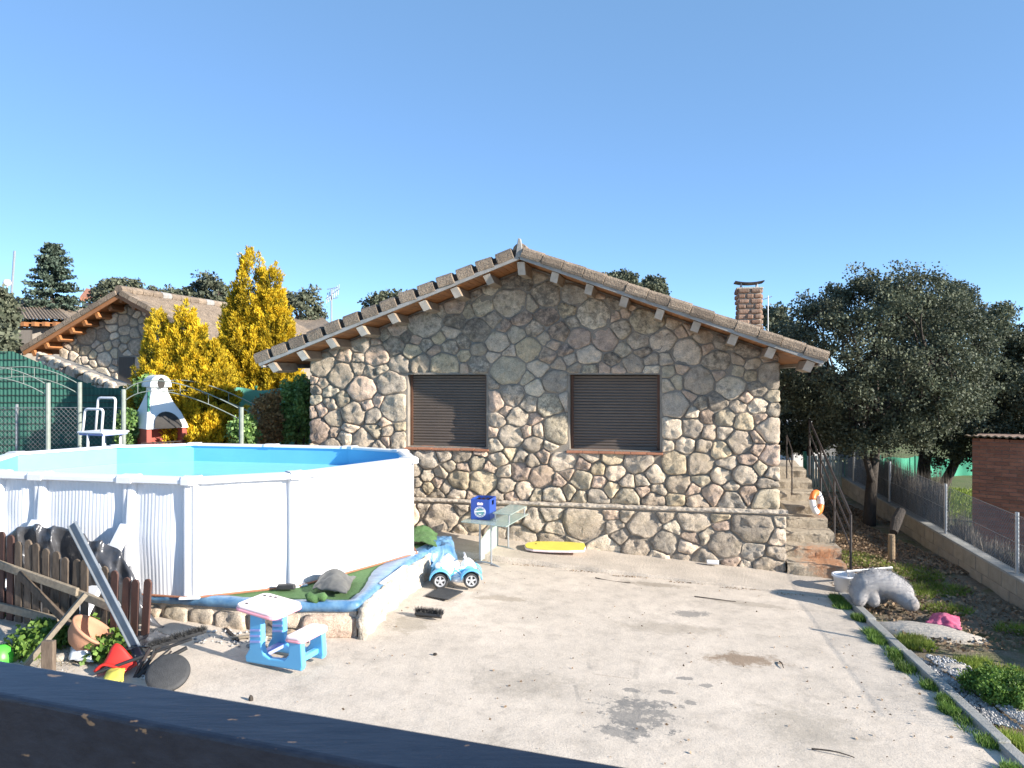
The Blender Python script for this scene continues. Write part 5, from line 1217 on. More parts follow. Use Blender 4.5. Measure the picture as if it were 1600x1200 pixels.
# barbecue
bb = P(250, 700, 13.2); bb.z = .6; bq = empty('barbecue', bb, 'white chimney barbecue on a brick red base behind the pool', 'barbecue')
Mb = frame(bb, (.70, .71, 0)) @ Matrix.Diagonal((.86, .86, 1, 1))
def bp(name, fn, mat, bevel=.012, par=None, smooth=False, fix=True):
    mb_ = MB(); fn(mb_); mb_.xf(Mb); return mb_.build(name, mat, par or bq, bevel=bevel, fix=fix, smooth=smooth)
bp('base', lambda m_: m_.box((0, .12, .37), (.78, .42, .74)), M['bbqred'])
for x in (-.34, .34): bp('side_cheek', lambda m_: m_.box((x, -.16, 1.03), (.10, .40, .72)), M['bbqred'])
bp('rear_panel', lambda m_: m_.box((0, .22, 1.06), (.78, .22, .66)), M['bbqred'])
bp('fire_tray', lambda m_: m_.box((0, -.12, .98), (.6, .44, .06)), M['ledge'])
def hood(m_):
    secs = [(1.39, .41, -.40, .36), (1.44, .40, -.39, .36), (1.65, .33, -.24, .34), (1.86, .22, -.06, .32), (2.0, .165, .0, .31), (2.12, .16, .02, .31)]
    vs = []
    for z, hw, y0, y1 in secs: vs += [(-hw, y0, z), (hw, y0, z), (hw, y1, z), (-hw, y1, z)]
    m_.add(vs, [(4 * i + k, 4 * i + (k + 1) % 4, 4 * i + 4 + (k + 1) % 4, 4 * i + 4 + k) for i in range(5) for k in range(4)] + [(20, 21, 22, 23)])
hd = bp('hood', hood, M['bbqwhite'], .02)
def arch(m_):
    pts = [(.27 * cos(a), 1.40 + .27 * sin(a)) for a in [pi * k / 14 for k in range(15)]]
    def fy(z): return -.402 + max(0, (z - 1.44)) * .70 - .034
    m_.add([(x, fy(z), z) for x, z in pts] + [(0, fy(1.4), 1.39)], [(15, k, k + 1) for k in range(14)])
bp('hood_opening_shade', arch, M['recess_shade'], 0, hd, fix=False)  # dark sheet on the closed hood, paints the shaded opening
def capf(m_):
    n_ = 14
    for y0, y1 in ((-.06, .42),):
        ring = [(.21 * cos(pi * k / n_), 2.12 + .17 * sin(pi * k / n_)) for k in range(n_ + 1)] + [(-.21, 2.08), (.21, 2.08)]
        m_.prism([(x, y0, z) for x, z in ring], (0, y1 - y0, 0))
cp2 = bp('chimney_cap', capf, M['bbqwhite'], .015)
def hole(m_):
    n_ = 12; m_.add([(.075 * cos(2 * pi * k / n_), -.065, 2.15 + .095 * sin(2 * pi * k / n_)) for k in range(n_)], [tuple(range(n_))])
bp('flue_hole_shade', hole, M['recess_shade'], 0, cp2, fix=False)  # flat dark disc painted as the shaded flue mouth
for k in range(7): bp('grill_bar', lambda m_: m_.tube([(-.36 + k * .12, -.36, 1.14), (-.36 + k * .12, .08, 1.14)], .006, 6), M['iron'], 0)
bp('grill_handle', lambda m_: m_.tube([(-.5, -.38, 1.16), (.5, -.38, 1.16)], .01, 6), M['iron'], 0)
# pool ladder (folded white A-frame)
lp = P(158, 700, 12.2); lp.z = .62; ld = empty('pool_ladder', lp, 'white tubular pool ladder with platform at the back rim', 'ladder'); Ml = frame(lp, (.9, -.35, 0)); D = 12.2
def lt(pts, name='rail', r=.02):
    mb_ = MB(); mb_.tube([Ml @ Vector(p) for p in pts], r, 8); mb_.build(name, M['whitep'], ld, smooth=True)
def bend(a, b, c, d_, k=5):
    out = [a]
    for (p, q_, s_) in ((a, b, c), (b, c, d_)):
        p, q_, s_ = Vector(p), Vector(q_), Vector(s_); e0 = q_ + (p - q_).normalized() * .06; e1 = q_ + (s_ - q_).normalized() * .06
        for i in range(k + 1): f = i / k; out.append(tuple((e0.lerp(q_, f)).lerp(q_.lerp(e1, f), f)))
    return out + [d_]
for y, dx, zt in ((.22, -.10, 1.90), (-.22, .14, 1.74)):
    lt(bend((-.28 + dx, y, 1.36), (-.22 + dx, y, zt), (.16 + dx, y, zt + .0), (.12 + dx, y, 1.34)))
lt([(-.18, .22, 1.35), (-.16, .22, .02)]); lt([(-.02, -.22, 1.35), (-.06, -.22, .02)]); lt([(.28, -.2, 1.35), (.26, -.2, .02)]); lt([(.16, .22, 1.35), (.18, .22, .02)])
mb = MB(); mb.box((.05, 0, 1.37), (.56, .50, .035)); mb.xf(Ml); mb.build('platform', M['whitep'], ld, bevel=.015)
mb = MB(); mb.box((.05, 0, 1.34), (.52, .46, .03)); mb.xf(Ml); mb.build('platform_frame', M['lilac'], ld, bevel=.01)
for z in (.95, .7, .45): lt([(-.17, .22, z), (-.05, -.22, z)], 'rung', .025)
# metal arches on posts
def arch_gate(pxl, pyl, pxr, pyr, apx, apy, d, label, dz=.17):
    L_, R__, T_ = P(pxl, pyl, d), P(pxr, pyr, d), P(apx, apy, d); root = empty('metal_arch', Vector(((L_.x + R__.x) / 2, d, .55)), label, 'arch')
    for q_ in (L_, R__):
        mb_ = MB(); mb_.tube([Vector((q_.x, q_.y, .55)), q_ + Vector((0, 0, .04))], .038, 10); mb_.build('post', M['greypost'], root)
        mb_ = MB(); mb_.tube([Vector((q_.x, q_.y + .9, .55)), q_ + Vector((0, .9, .04))], .038, 10); mb_.build('post', M['greypost'], root)
    for oy in (0, .9):
        for off in (0, -dz):
            pts = []
            for k in range(21):
                f = k / 20; a = L_ * (1 - f) ** 2 + T_ * 1 * 2 * f * (1 - f) + R__ * f ** 2; a = a + (T_ - (L_ * .25 + T_ * .5 + R__ * .25)) * 4 * f * (1 - f) * .98; pts.append(a + Vector((0, oy, off)))
            mb_ = MB(); mb_.tube(pts, .009, 7); mb_.build('arch_rail', M['greypost'], root, smooth=True)
        for k in (4, 8, 12, 16):
            mb_ = MB(); mb_.tube([pts[k], pts[k] + Vector((0, 0, dz))], .005, 6); mb_.build('arch_tie', M['greypost'], root)
arch_gate(193, 612, 377, 640, 262, 596, 12.6, 'metal hoop arch on grey posts framing the barbecue')
arch_gate(-115, 600, 75, 602, -20, 572, 12.3, 'metal hoop arch on grey posts at the left picture edge')
# slim green pole
mb = MB(); q = P(232, 610, 12.9); mb.tube([Vector((q.x, q.y, .6)), q], .022, 8); tag(mb.build('slim_post', M['greenpaint']), 'slim dark post left of the barbecue hood', 'post')
# green screen fences
gf = empty('green_screen_fence', Vector((-8.5, 14.6, .6)), 'dark green slatted screen fence rising to the left behind the pool', 'fence')
def gtop(px): return 549 + max(0, px) * .40 if px < 150 else 606
mb = MB()
def gfn(a, b):
    px = -60 + a * 258; d = 14.6; top = P(px, 549 + max(0, px - 20) * .43 if px < 152 else 606, d).z; q_ = P(px, 600, d)
    return Vector((q_.x, d + .006 * sin(a * 260), .5 + b * (top - .5)))
mb.grid(gfn, 520, 3); mb.build('screen', M['netdark'], gf, smooth=True)
for k in range(20):
    mb = MB(); pts = []
    for i in range(26):
        q_ = gfn(i / 25, 0); top = gfn(i / 25, 1).z; z = .75 + k * .135
        if z < top - .02: pts.append(Vector((q_.x, q_.y - .02, z)))
    if len(pts) > 1: mb.tube(pts, .007, 4); mb.build('wire', M['iron'], gf)
for px in (-20, 62, 140, 188):
    q_ = P(px, 600, 14.65); mb = MB(); mb.tube([Vector((q_.x, q_.y, .5)), Vector((q_.x, q_.y, gfn((px + 60) / 258, 1).z + .03))], .03, 8); mb.build('post', M['greenpaint'], gf)
gf2 = empty('teal_net_fence', Vector((-5.6, 14.9, .6)), 'sunlit teal shade-net fence behind the barbecue and cypresses', 'fence')
mb = MB(); mb.grid(lambda a, b: (lambda q_: Vector((q_.x, 14.9 + .03 * sin(a * 24) + .02 * nz((a * 20, b * 3, 0)), .5 + b * (2.62 + .03 * sin(a * 24) - .5))))(P(186 + a * 310, 600, 14.9)), 120, 8); mb.build('net', M['netlight'], gf2, smooth=True)
for px in (190, 260, 330, 400, 470):
    q_ = P(px, 600, 14.96); mb = MB(); mb.tube([Vector((q_.x, q_.y, .5)), Vector((q_.x, q_.y, 2.68))], .028, 8); mb.build('post', M['greenpaint'], gf2)
# chain link in front of it
cl = empty('garden_mesh_fence', Vector((-8, 13.9, .55)), 'low chain-link fence panel behind the pool at left', 'fence'); mb = MB(); x = -11.5; hh = 1.75
while x < -6.95:
    for sg in (1, -1):
        xa, za, xb, zb_ = (x, .55, x + hh, .55 + hh) if sg > 0 else (x, .55 + hh, x + hh, .55)
        if xb > -6.95: f = (-6.95 - xa) / hh; zb_ = za + (zb_ - za) * f; xb = -6.95
        mb.tube([(xa, 13.9, za), (xb, 13.9, zb_)], .0026, 3, False)
    x += .085
tag(mb.build('wire_mesh', M['wire'], cl), kind='stuff')
for x in (-11, -8.98, -6.95):
    mb = MB(); mb.tube([(x, 13.93, .5), (x, 13.93, 2.36)], .026, 8); mb.build('post', M['galv'], cl)
mb = MB(); mb.tube([(-11.5, 13.9, 2.3), (-6.95, 13.9, 2.3)], .006, 5); mb.build('top_wire', M['wire'], cl)
# red toy house corner / slide
q = P(472, 700, 12.9); q.z = .62; ts = empty('red_play_slide', q, 'red plastic play slide tucked beside the left house corner', 'slide'); Mt = frame(q, (.9, .4, 0))
mb = MB()
mb.grid(lambda a, b: Vector((-.30 + .55 * a, -.16 + .32 * b, .25 + .85 * a ** .85 + .09 * (2 * b - 1) ** 4)), 12, 8); mb.xf(Mt); mb.build('chute', M['red'], ts, smooth=True, solid=.03)
for k in range(4):
    mb = MB(); mb.box((.34 - .0 * k, 0, .2 + k * .25), (.06, .34, .05)); mb.xf(Mt); mb.build('rung', M['black'], ts, bevel=.01)
for y in (-.18, .18):
    mb = MB(); mb.tube([(.40, y, 0), (.28, y, 1.2)], .03, 8); mb.xf(Mt); mb.build('leg', M['red'], ts)

# ================================================================ NEIGHBOUR HOUSES
nb = empty('neighbour_house', P(200, 640, 22), 'stone gable house with tiled roof behind the golden cypresses', 'house')
NO = P(212, 462, 22); NO.z = 0
def Nw(s, o, z): return NO + U * s - V * o + Vector((0, 0, z))
NZ, NT, NHW, NOV = 5.05, .50, 2.55, 3.12
def nroof(s): return NZ - NT * abs(s)
mb = MB(); mb.add([Nw(-NHW, 0, .8), Nw(NHW, 0, .8), Nw(NHW, 0, nroof(NHW)), Nw(0, 0, NZ), Nw(-NHW, 0, nroof(NHW))], [(0, 1, 2, 3, 4)])
for s in (-1, 1): mb.add([Nw(s * NHW, 0, .8), Nw(s * NHW, -8, .8), Nw(s * NHW, -8, nroof(NHW)), Nw(s * NHW, 0, nroof(NHW))], [(0, 1, 2, 3)])
mb.build('wall', M['mortar'], nb)
stones(nb, [(-NHW, 1.9), (NHW, 1.9), (NHW, nroof(NHW) - .03), (0, NZ - .03), (-NHW, nroof(NHW) - .03)], [(-.56, 1.0, -.02, 3.42)], .36, Nw, r6, lambda s, z: .03 + r6.uniform(0, .02), .016, M['stone2'], n=11, relax=1)
mb = MB(); mb.prism([Nw(-.54, .02, 1.2), Nw(-.04, .02, 1.2), Nw(-.04, .02, 3.40), Nw(-.54, .02, 3.40)], V * .06); do = mb.build('door', M['darkwood'], nb, fix=True)
nrf = empty('roof', Nw(0, 0, NZ)); nrf.parent = nb; nrf.location = WL[nrf.name] - WL[nb.name]; na = math.atan(NT); NL = NOV / cos(na)
def Nr(side, l, o, h): return Nw(side * (l * cos(na) + h * sin(na)), o, NZ - l * sin(na) + h * cos(na))
for side in (-1, 1):
    mb = MB(); mb.prism([Nr(side, 0, .65, .02), Nr(side, NL, .65, .02), Nr(side, NL, -8.4, .02), Nr(side, 0, -8.4, .02)], Nr(side, 0, 0, .05) - Nr(side, 0, 0, 0)); mb.build('deck', M['soffit'], nrf, fix=True)
    mb = MB(); mb.prism([Nr(side, 0, .66, -.04), Nr(side, NL, .66, -.04), Nr(side, NL, .70, -.04), Nr(side, 0, .70, -.04)], Nr(side, 0, 0, .10) - Nr(side, 0, 0, 0)); mb.build('fascia_board', M['soffit'], nrf, fix=True)
    for k in range(0 if side > 0 else 1, 8):
        l = k * (NL - .1) / 7.2; mb = MB(); mb.prism([Nr(side, l - .05, -.1, -.15), Nr(side, l + .05, -.1, -.15), Nr(side, l + .05, -.1, 0), Nr(side, l - .05, -.1, 0)], -V * .66); mb.build('beam', M['soffit'], nb, fix=True)
    tl = NL / 11
    for k in range(11):
        mb = MB(); mb.prism([Nr(side, k * tl + .01, .74, .07), Nr(side, (k + 1) * tl - .01, .74, .07), Nr(side, (k + 1) * tl - .01, .74, .21), Nr(side, k * tl + .01, .74, .20)], V * .3); mb.build('rake_tile', M['tile'], nrf, fix=True)
    mb = MB(); npn = 36
    mb.grid(lambda a, b: Nr(side, b * (NL + .05), .48 - a * 8.8, .13 + .05 * sin(a * npn * 2 * pi) + .03 * (b * 10 - int(b * 10 - 1e-6))), npn * 6, 40); tag(mb.build('field_tiles', M['tile'], nrf, smooth=True), kind='stuff')
for k in range(20):
    mb = MB(); mb.tube([Nw(0, .7 - k * .44, NZ + .2), Nw(0, .25 - k * .44, NZ + .22)], [.13, .11], 10); mb.build('ridge_tile', M['paleboard'] if k % 5 == 4 else M['tile'], nrf)
# rubble stone wall at the neighbour's boundary
rw = empty('rubble_wall', P(130, 640, 17.5), 'sloping dry rubble wall running down behind the green screen', 'wall')
RA, RB = P(60, 600, 18.5), P(180, 640, 16.6); RA.z = RB.z = 0; dr = (RB - RA); RL = dr.length; dr.normalize(); nr2 = Vector((dr.y, -dr.x, 0))
Rw_ = lambda s, o, z: RA + dr * s + nr2 * o + Vector((0, 0, z))
mb = MB(); mb.prism([Rw_(0, 0, .8), Rw_(RL, 0, .8), Rw_(RL, 0, 2.66), Rw_(0, 0, 3.38)], -nr2 * .4); mb.build('core', M['mortar'], rw, fix=True)
stones(rw, [(0, 1.5), (RL, 1.5), (RL, 2.72), (0, 3.46)], [], .26, Rw_, r6, lambda s, z: .06 + r6.uniform(0, .05), .006, M['stone2'], n=11, relax=1)
# far-left house with hipped tile roof
fh = empty('hip_roof_house', P(60, 560, 30), 'low house with hipped tile roof at the far left', 'house')
e0, e1 = P(-40, 500, 29), P(112, 500, 31); r0, r1 = P(-40, 462, 33), P(78, 470, 34); ebk = P(190, 492, 40)
mb = MB()
def rq(a, b): return (e0 * (1 - a) + e1 * a) * (1 - b) + (r0 * (1 - a) + r1 * a) * b
mb.grid(lambda a, b: rq(a, b) + Vector((0, 0, .06 * abs(sin(a * 26 * pi)))), 260, 3); mb.build('roof_slope', M['tile'], fh, smooth=True)
mb = MB(); mb.grid(lambda a, b: (e1 * (1 - a) + ebk * a) * (1 - b) + r1 * b + Vector((0, 0, .05 * abs(sin(a * 20 * pi)) * (1 - b))), 120, 3); mb.build('roof_slope', M['tile'], fh, smooth=True)
w0, w1 = P(-40, 512, 29.6), P(108, 512, 31.4); mb = MB(); mb.prism([Vector((w0.x, w0.y, .5)), Vector((w1.x, w1.y, .5)), w1, w0], (0, .3, 0)); mb.build('wall', M['mortar'], fh, fix=True)
mb = MB(); mb.prism([Vector((w1.x, w1.y, .5)), P(185, 700, 40) * 1, P(185, 500, 40), w1], (0, .3, 0)); mb.build('wall', M['mortar'], fh, fix=True)
for k in range(9):
    q_ = e0.lerp(e1, (k + .5) / 9) - Vector((0, 0, .16)); mb = MB(); mb.box(q_ + Vector((0, .3, 0)), (.13, .9, .16)); mb.build('beam', M['soffit'], fh)
q0, q1 = P(10, 512, 29.5), P(50, 512, 30.0); mb = MB(); mb.prism([Vector((q0.x, q0.y - .1, q0.z - 1.0)), Vector((q1.x, q1.y - .1, q1.z - 1.0)), Vector((q1.x, q1.y - .1, q1.z - .1)), Vector((q0.x, q0.y - .1, q0.z - .1))], (0, .12, 0)); mb.build('shutter', M['darkwood'], fh, fix=True)
mb = MB(); mb.tube([P(72, 468, 33), P(72, 452, 33)], .1, 10); mb.build('flue', M['galv'], fh)
# red roof glimpse
rr2 = empty('red_roof_house', P(145, 480, 45), 'distant house with red tiled roof behind the pine', 'house')
mb = MB(); mb.prism([P(125, 470, 45), P(205, 476, 46), P(175, 468, 50), P(135, 456, 50)], (0, 0, .25)); mb.build('roof', M['terra'], rr2, fix=True); mb = MB(); mb.prism([P(128, 500, 46), P(200, 500, 46.5), P(200, 477, 46.5), P(128, 472, 46)], (0, 3, 0)); mb.build('wall', M['wall_white'], rr2, fix=True)
# roof glimpse right of the big cypress
rr3 = empty('low_tiled_house', P(478, 520, 34), 'distant tiled roof between the large cypress and the house eave', 'house')
mb = MB(); mb.prism([P(452, 522, 33), P(525, 520, 33), P(505, 503, 36), P(462, 500, 36)], (0, 0, .2)); mb.build('roof', M['tile'], rr3, fix=True); mb = MB(); mb.prism([P(455, 585, 34), P(520, 585, 34), P(520, 521, 34), P(455, 521, 34)], (0, 3, 0)); mb.build('wall', M['wall_white'], rr3, fix=True)
# antenna mast and lamp pole
an = empty('tv_antenna', P(518, 510, 30), 'television antenna on a thin mast left of the house roof', 'antenna')
mb = MB(); mb.tube([P(518, 560, 30), P(518, 452, 30)], .035, 8); mb.build('mast', M['galv'], an)
for k in range(7): mb = MB(); q_ = P(511 + k * 3, 466 - k * 2.2, 30); mb.tube([q_ - Vector((0, .1, .22)), q_ + Vector((0, .1, .22))], .016, 5); mb.build('element', M['galv'], an)
mb = MB(); mb.tube([P(509, 467, 30), P(531, 451, 30)], .016, 5); mb.build('boom', M['galv'], an)
for dz in (-.2, .2): mb = MB(); mb.tube([P(511, 460, 30) + Vector((0, 0, dz)), P(528, 457, 30) + Vector((0, 0, dz))], .014, 5); mb.build('reflector', M['galv'], an)
lpz = empty('lamp_pole', P(15, 520, 40), 'thin lamp pole above the far left roof', 'pole'); mb = MB(); mb.tube([P(15, 500, 40), P(23, 392, 40)], .06, 8); mb.build('pole', M['galv'], lpz)
mb = MB(); q_ = P(11, 442, 38); mb.lathe([(0, -.18), (.14, -.14), (.2, 0), (.14, .14), (0, .18)], 14, q_); mb.build('globe', M['whitep'], lpz, smooth=True); mb = MB(); mb.tube([q_ - Vector((0, 0, 2)), q_], .04, 6); mb.build('arm', M['galv'], lpz)
an2 = empty('roof_aerial', P(1205, 480, 20), 'small aerial behind the chimney', 'antenna'); mb = MB(); mb.tube([P(1192, 468, 20), P(1206, 463, 20)], .012, 5); mb.build('boom', M['galv'], an2)
mb = MB(); mb.tube([P(1200, 520, 20), P(1200, 462, 20)], .012, 5); mb.build('mast', M['galv'], an2)

# ================================================================ VEGETATION
def unit(n_): v_ = g6.normal(size=(n_, 3)); return v_ / np.linalg.norm(v_, axis=1, keepdims=True)
def leaves(name, c, size, mat, parent, outward=None, asp=.45):
    n_ = len(c); d = unit(n_); d[:, 2] += .15
    if outward is not None: d = d * .8 + outward * .7
    d /= np.linalg.norm(d, axis=1, keepdims=True); s = size * g6.uniform(.6, 1.35, n_)[:, None]
    return blades(name, c - d * s * .5, c + d * s * .5, (s * asp).ravel(), mat, parent)
def limb(mb_, a, b, r0, r1, bend_=.15, n=7, seg=5):
    a, b = Vector(a), Vector(b); pts = []; L_ = (b - a).length; k = Vector(tuple(g6.normal(size=3))) * bend_ * L_
    for i in range(seg + 1): f = i / seg; pts.append(a.lerp(b, f) + k * sin(pi * f) * .5)
    mb_.tube(pts, [r0 + (r1 - r0) * i / seg for i in range(seg + 1)], n)
def oak(base, trunks, cc, cr_, nclump, nleaf, lsz, mat, label, group=None, name='oak_tree', crad=.28, lower=.0, gaps=.2, cat='tree', twig=True):
    root = empty(name, base, label, cat, group); mb_ = MB(); cc = Vector(cc); tips = []
    for (t0, t1, r0) in trunks:
        limb(mb_, t0, t1, r0, r0 * .7, .06, 10, 6)
        for k in range(7):
            a = unit(1)[0]; e = cc + Vector((a[0] * cr_[0] * .62, a[1] * cr_[1] * .62, abs(a[2]) * cr_[2] * .6 - .1 * cr_[2])); limb(mb_, t1, e, r0 * .5, r0 * .14, .2); tips.append(e)
    u_ = unit(nclump); rad = g6.uniform(.42, 1.0, nclump) ** .45
    # lobes make the outline uneven
    lob = unit(14); lobe = (1 + .16 * np.max(np.maximum(0, u_ @ lob.T) ** 14, axis=1) - .15 * (g6.random(nclump)))
    low = np.where(u_[:, 2] < 0, 1 - lower, 1.0)
    C = np.array(cc) + u_ * (rad * lobe)[:, None] * np.array(cr_) * np.stack([np.ones(nclump), np.ones(nclump), low], 1)
    hol = np.array([fbm(tuple(q_), 1.3 / max(.5, crad * 2.2), 17, 2) for q_ in C]); C = C[hol > -.34 + gaps * .5]
    if twig:
        for q_ in C[::4]:
            t_ = min(tips, key=lambda e: (e - Vector(q_)).length); limb(mb_, t_, q_, .022 * crad / .28, .006, .2, 4, 3)
    mb_.build('trunk', M['bark'], root, smooth=True)
    n_ = len(C); idx = np.repeat(np.arange(n_), nleaf); off = unit(len(idx)) * (g6.random(len(idx)) ** .5)[:, None] * crad * g6.uniform(.6, 1.3, n_)[idx][:, None]; off[:, 2] *= .75
    leaves('crown', C[idx] + off, lsz, mat, root, off / crad)
    return root
tb_ = Vector((6.72, 14.45, .0))
oak(tb_, [(tb_, (6.95, 14.6, 1.75), .115), ((6.75, 14.4, .9), (6.35, 14.2, 2.0), .065)], (6.95, 14.7, 3.05), (2.05, 1.8, 1.85), 720, 165, .046, M['oak'], 'large dark holm oak standing in the side yard by the wall', lower=.12)
t2 = P(1440, 775, 18); t2.z = -.5; t3 = P(1500, 775, 18); t3.z = -.5
oak(t2, [(t2, P(1448, 690, 18), .17), (P(1470, 765, 18.3), P(1510, 680, 18.3), .12)], P(1478, 590, 18.2), (1.75, 1.9, 2.35), 560, 140, .056, M['oak'], 'twin-trunked holm oak just beyond the boundary wall', lower=.1)
t4 = P(1640, 790, 17); t4.z = -.5
oak(t4, [(t4, P(1640, 680, 17), .16)], P(1625, 615, 17.2), (1.0, 1.4, 1.55), 260, 120, .06, M['oak'], 'dark holm oak cut by the right picture edge', lower=.1)
t5 = P(1265, 760, 20); t5.z = .1
oak(t5, [(t5, P(1262, 700, 20), .1)], P(1258, 640, 20.5), (1.0, 1.0, 1.3), 200, 100, .07, M['oak'], 'smaller oak filling the gap between house corner and large oak')
# trees far behind
for (px, py, d, rx, rz, lab) in [(185, 462, 40, 1.5, .95, 'rounded tree on the skyline behind the neighbour roof'), (248, 470, 42, 1.7, .7, 'low pale tree right of the neighbour ridge'), (328, 470, 34, 1.15, 1.15, 'dark tree between the two golden cypresses'), (470, 492, 36, 1.1, 1.3, 'tree showing right of the tall golden cypress'),
                            (-8, 490, 24, .5, .9, 'tree crown cut by the left picture edge'), (-6, 540, 22, .4, .5, 'small bushy crown low at the left picture edge'), (610, 480, 36, 1.1, .7, 'tree top peeping over the left roof slope'), (965, 450, 38, 1.2, .75, 'tree top above the right roof slope near the ridge'), (1015, 458, 40, .9, .75, 'second tree top above the right roof slope'), (1210, 520, 30, .8, 1.0, 'pale tree between the chimney and the large oak')]:
    c_ = P(px, py, d); b_ = Vector((c_.x, d, .6)); oak(b_, [(b_, c_ - Vector((0, 0, rz * .4)), .14)], c_, (rx, rx, rz), 110, 60, .13, M['oak2'], lab, 'trees on the skyline', 'background_tree', .34, 0, .2, twig=False)
# hillside wood on the horizon
hb = MB(); wc = []
for k in range(1500):
    px = g6.uniform(-500, 2100); d = g6.uniform(48, 95)
    if 500 < px < 1150 and g6.random() < .5: continue
    z = g6.uniform(0, 2.6 + 1.2 * nz((px * .01, d * .05, 0))); q_ = P(px, 585, d); wc.append((q_.x, q_.y, max(0, 1.0 if px < 600 else .0) + z))
wc = np.array(wc); idx = np.repeat(np.arange(len(wc)), 26); leaf_c = wc[idx] + unit(len(idx)) * (g6.random(len(idx)) ** .5)[:, None] * 1.1
o = leaves('far_wood', leaf_c, .42, M['oak2'], None); tag(o, 'far-off belt of scrub and trees along the horizon', 'wood', kind='stuff')
# conifer at the far left
pb = P(83, 560, 33); pt_ = P(80, 380, 33); pr = empty('pine_tree', Vector((pb.x, pb.y, .8)), 'dark layered conifer rising behind the far left house', 'tree'); mb = MB(); mb.tube([Vector((pb.x, pb.y, .8)), pt_], [.16, .03], 8)
cs = []; os_ = []
for k in range(26):
    f = (k / 25); z = pt_.z - .15 - f * 4.0; L_ = .25 + 1.35 * f ** .8
    for j in range(6):
        a = g6.uniform(0, 2 * pi); e = Vector((pb.x + L_ * cos(a) * g6.uniform(.6, 1.15), pb.y + L_ * sin(a), z + .25 * L_ * g6.uniform(-.3, .6))); s_ = Vector((pb.x, pb.y, z)); mb.tube([s_, e], [.03, .008], 4)
        for t_ in range(9):
            q_ = s_.lerp(e, .25 + .75 * t_ / 8); cs += [tuple(q_ + Vector(tuple(g6.normal(0, .09, 3) * np.array([1, 1, .45])))) for _ in range(9)]
mb.build('trunk', M['bark'], pr); leaves('crown', np.array(cs), .16, M['pine'], pr, asp=.25)
# golden cypresses
def cypress(base, tops, zb, n_pl, label, pl=.42, bl=.068):
    root = empty('golden_cypress', base, label, 'tree', None); mb_ = MB()
    for (tx, ty, tz_, r) in tops: limb(mb_, base, (tx, ty, tz_ * .85), .09, .02, .03)
    mb_.build('trunk', M['bark'], root); B_, T_, A_ = [], [], []
    tot = sum(r * (tz_ - zb) for _, _, tz_, r in tops)
    for (tx, ty, tz_, r) in tops:
        n_ = int(n_pl * r * (tz_ - zb) / tot)
        for k in range(n_):
            f = 1 - sqrt(g6.random()) * .985 if g6.random() < .8 else g6.random(); z = zb + (tz_ - zb) * f
            rr_ = r * min(1, (1 - f) ** .72 * 1.12) * min(1, .5 + f * 3.0); a = g6.uniform(0, 2 * pi); rho = (.55 + .5 * g6.random() ** .6) * rr_ * (1 + .16 * nz((cos(a) * 2, sin(a) * 2, z * 1.6), 1, 4))
            fx_ = base[0] + (tx - base[0]) * min(1, f * 1.6 + .25); fy_ = base[1] + (ty - base[1]) * min(1, f * 1.6 + .25); c0 = np.array([fx_ + rho * cos(a), fy_ + rho * sin(a), z])
            ax = np.array([cos(a) * .55, sin(a) * .55, 1.0 + .5 * f]); ax += g6.normal(0, .14, 3); ax /= np.linalg.norm(ax); Lp = pl * g6.uniform(.55, 1.15) * (.6 + .5 * (1 - f)); m_ = 95; tpar = g6.random(m_) ** .8
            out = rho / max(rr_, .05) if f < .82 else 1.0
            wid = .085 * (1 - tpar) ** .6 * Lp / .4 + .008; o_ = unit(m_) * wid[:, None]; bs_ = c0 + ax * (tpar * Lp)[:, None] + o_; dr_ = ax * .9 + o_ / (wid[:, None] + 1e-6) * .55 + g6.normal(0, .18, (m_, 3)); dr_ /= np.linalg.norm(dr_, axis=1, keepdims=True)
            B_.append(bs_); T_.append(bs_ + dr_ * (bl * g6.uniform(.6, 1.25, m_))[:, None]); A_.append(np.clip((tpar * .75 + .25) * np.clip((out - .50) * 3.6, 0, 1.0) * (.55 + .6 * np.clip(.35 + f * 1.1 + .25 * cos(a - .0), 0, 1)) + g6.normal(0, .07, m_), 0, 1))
    B_ = np.concatenate(B_); blades('crown', B_, np.concatenate(T_), .0105, M['cyp'], root, np.concatenate(A_)); return root
c1_ = P(300, 640, 14.0); c1_.z = .55
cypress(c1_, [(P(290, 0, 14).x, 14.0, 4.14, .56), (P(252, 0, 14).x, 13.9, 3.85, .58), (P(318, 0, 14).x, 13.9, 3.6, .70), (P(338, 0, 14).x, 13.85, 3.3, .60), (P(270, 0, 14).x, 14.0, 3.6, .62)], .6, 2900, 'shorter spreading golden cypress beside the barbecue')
c2_ = P(400, 640, 16.2); c2_.z = .6
cypress(c2_, [(P(393, 0, 16.2).x, 16.2, 5.36, .85), (P(424, 0, 16.2).x, 16.1, 5.02, .62), (P(376, 0, 16.2).x, 16.1, 4.6, .62), (P(438, 0, 16.2).x, 16.1, 4.5, .55)], .7, 2700, 'tall pointed golden cypress to the left of the house', .46, .076)
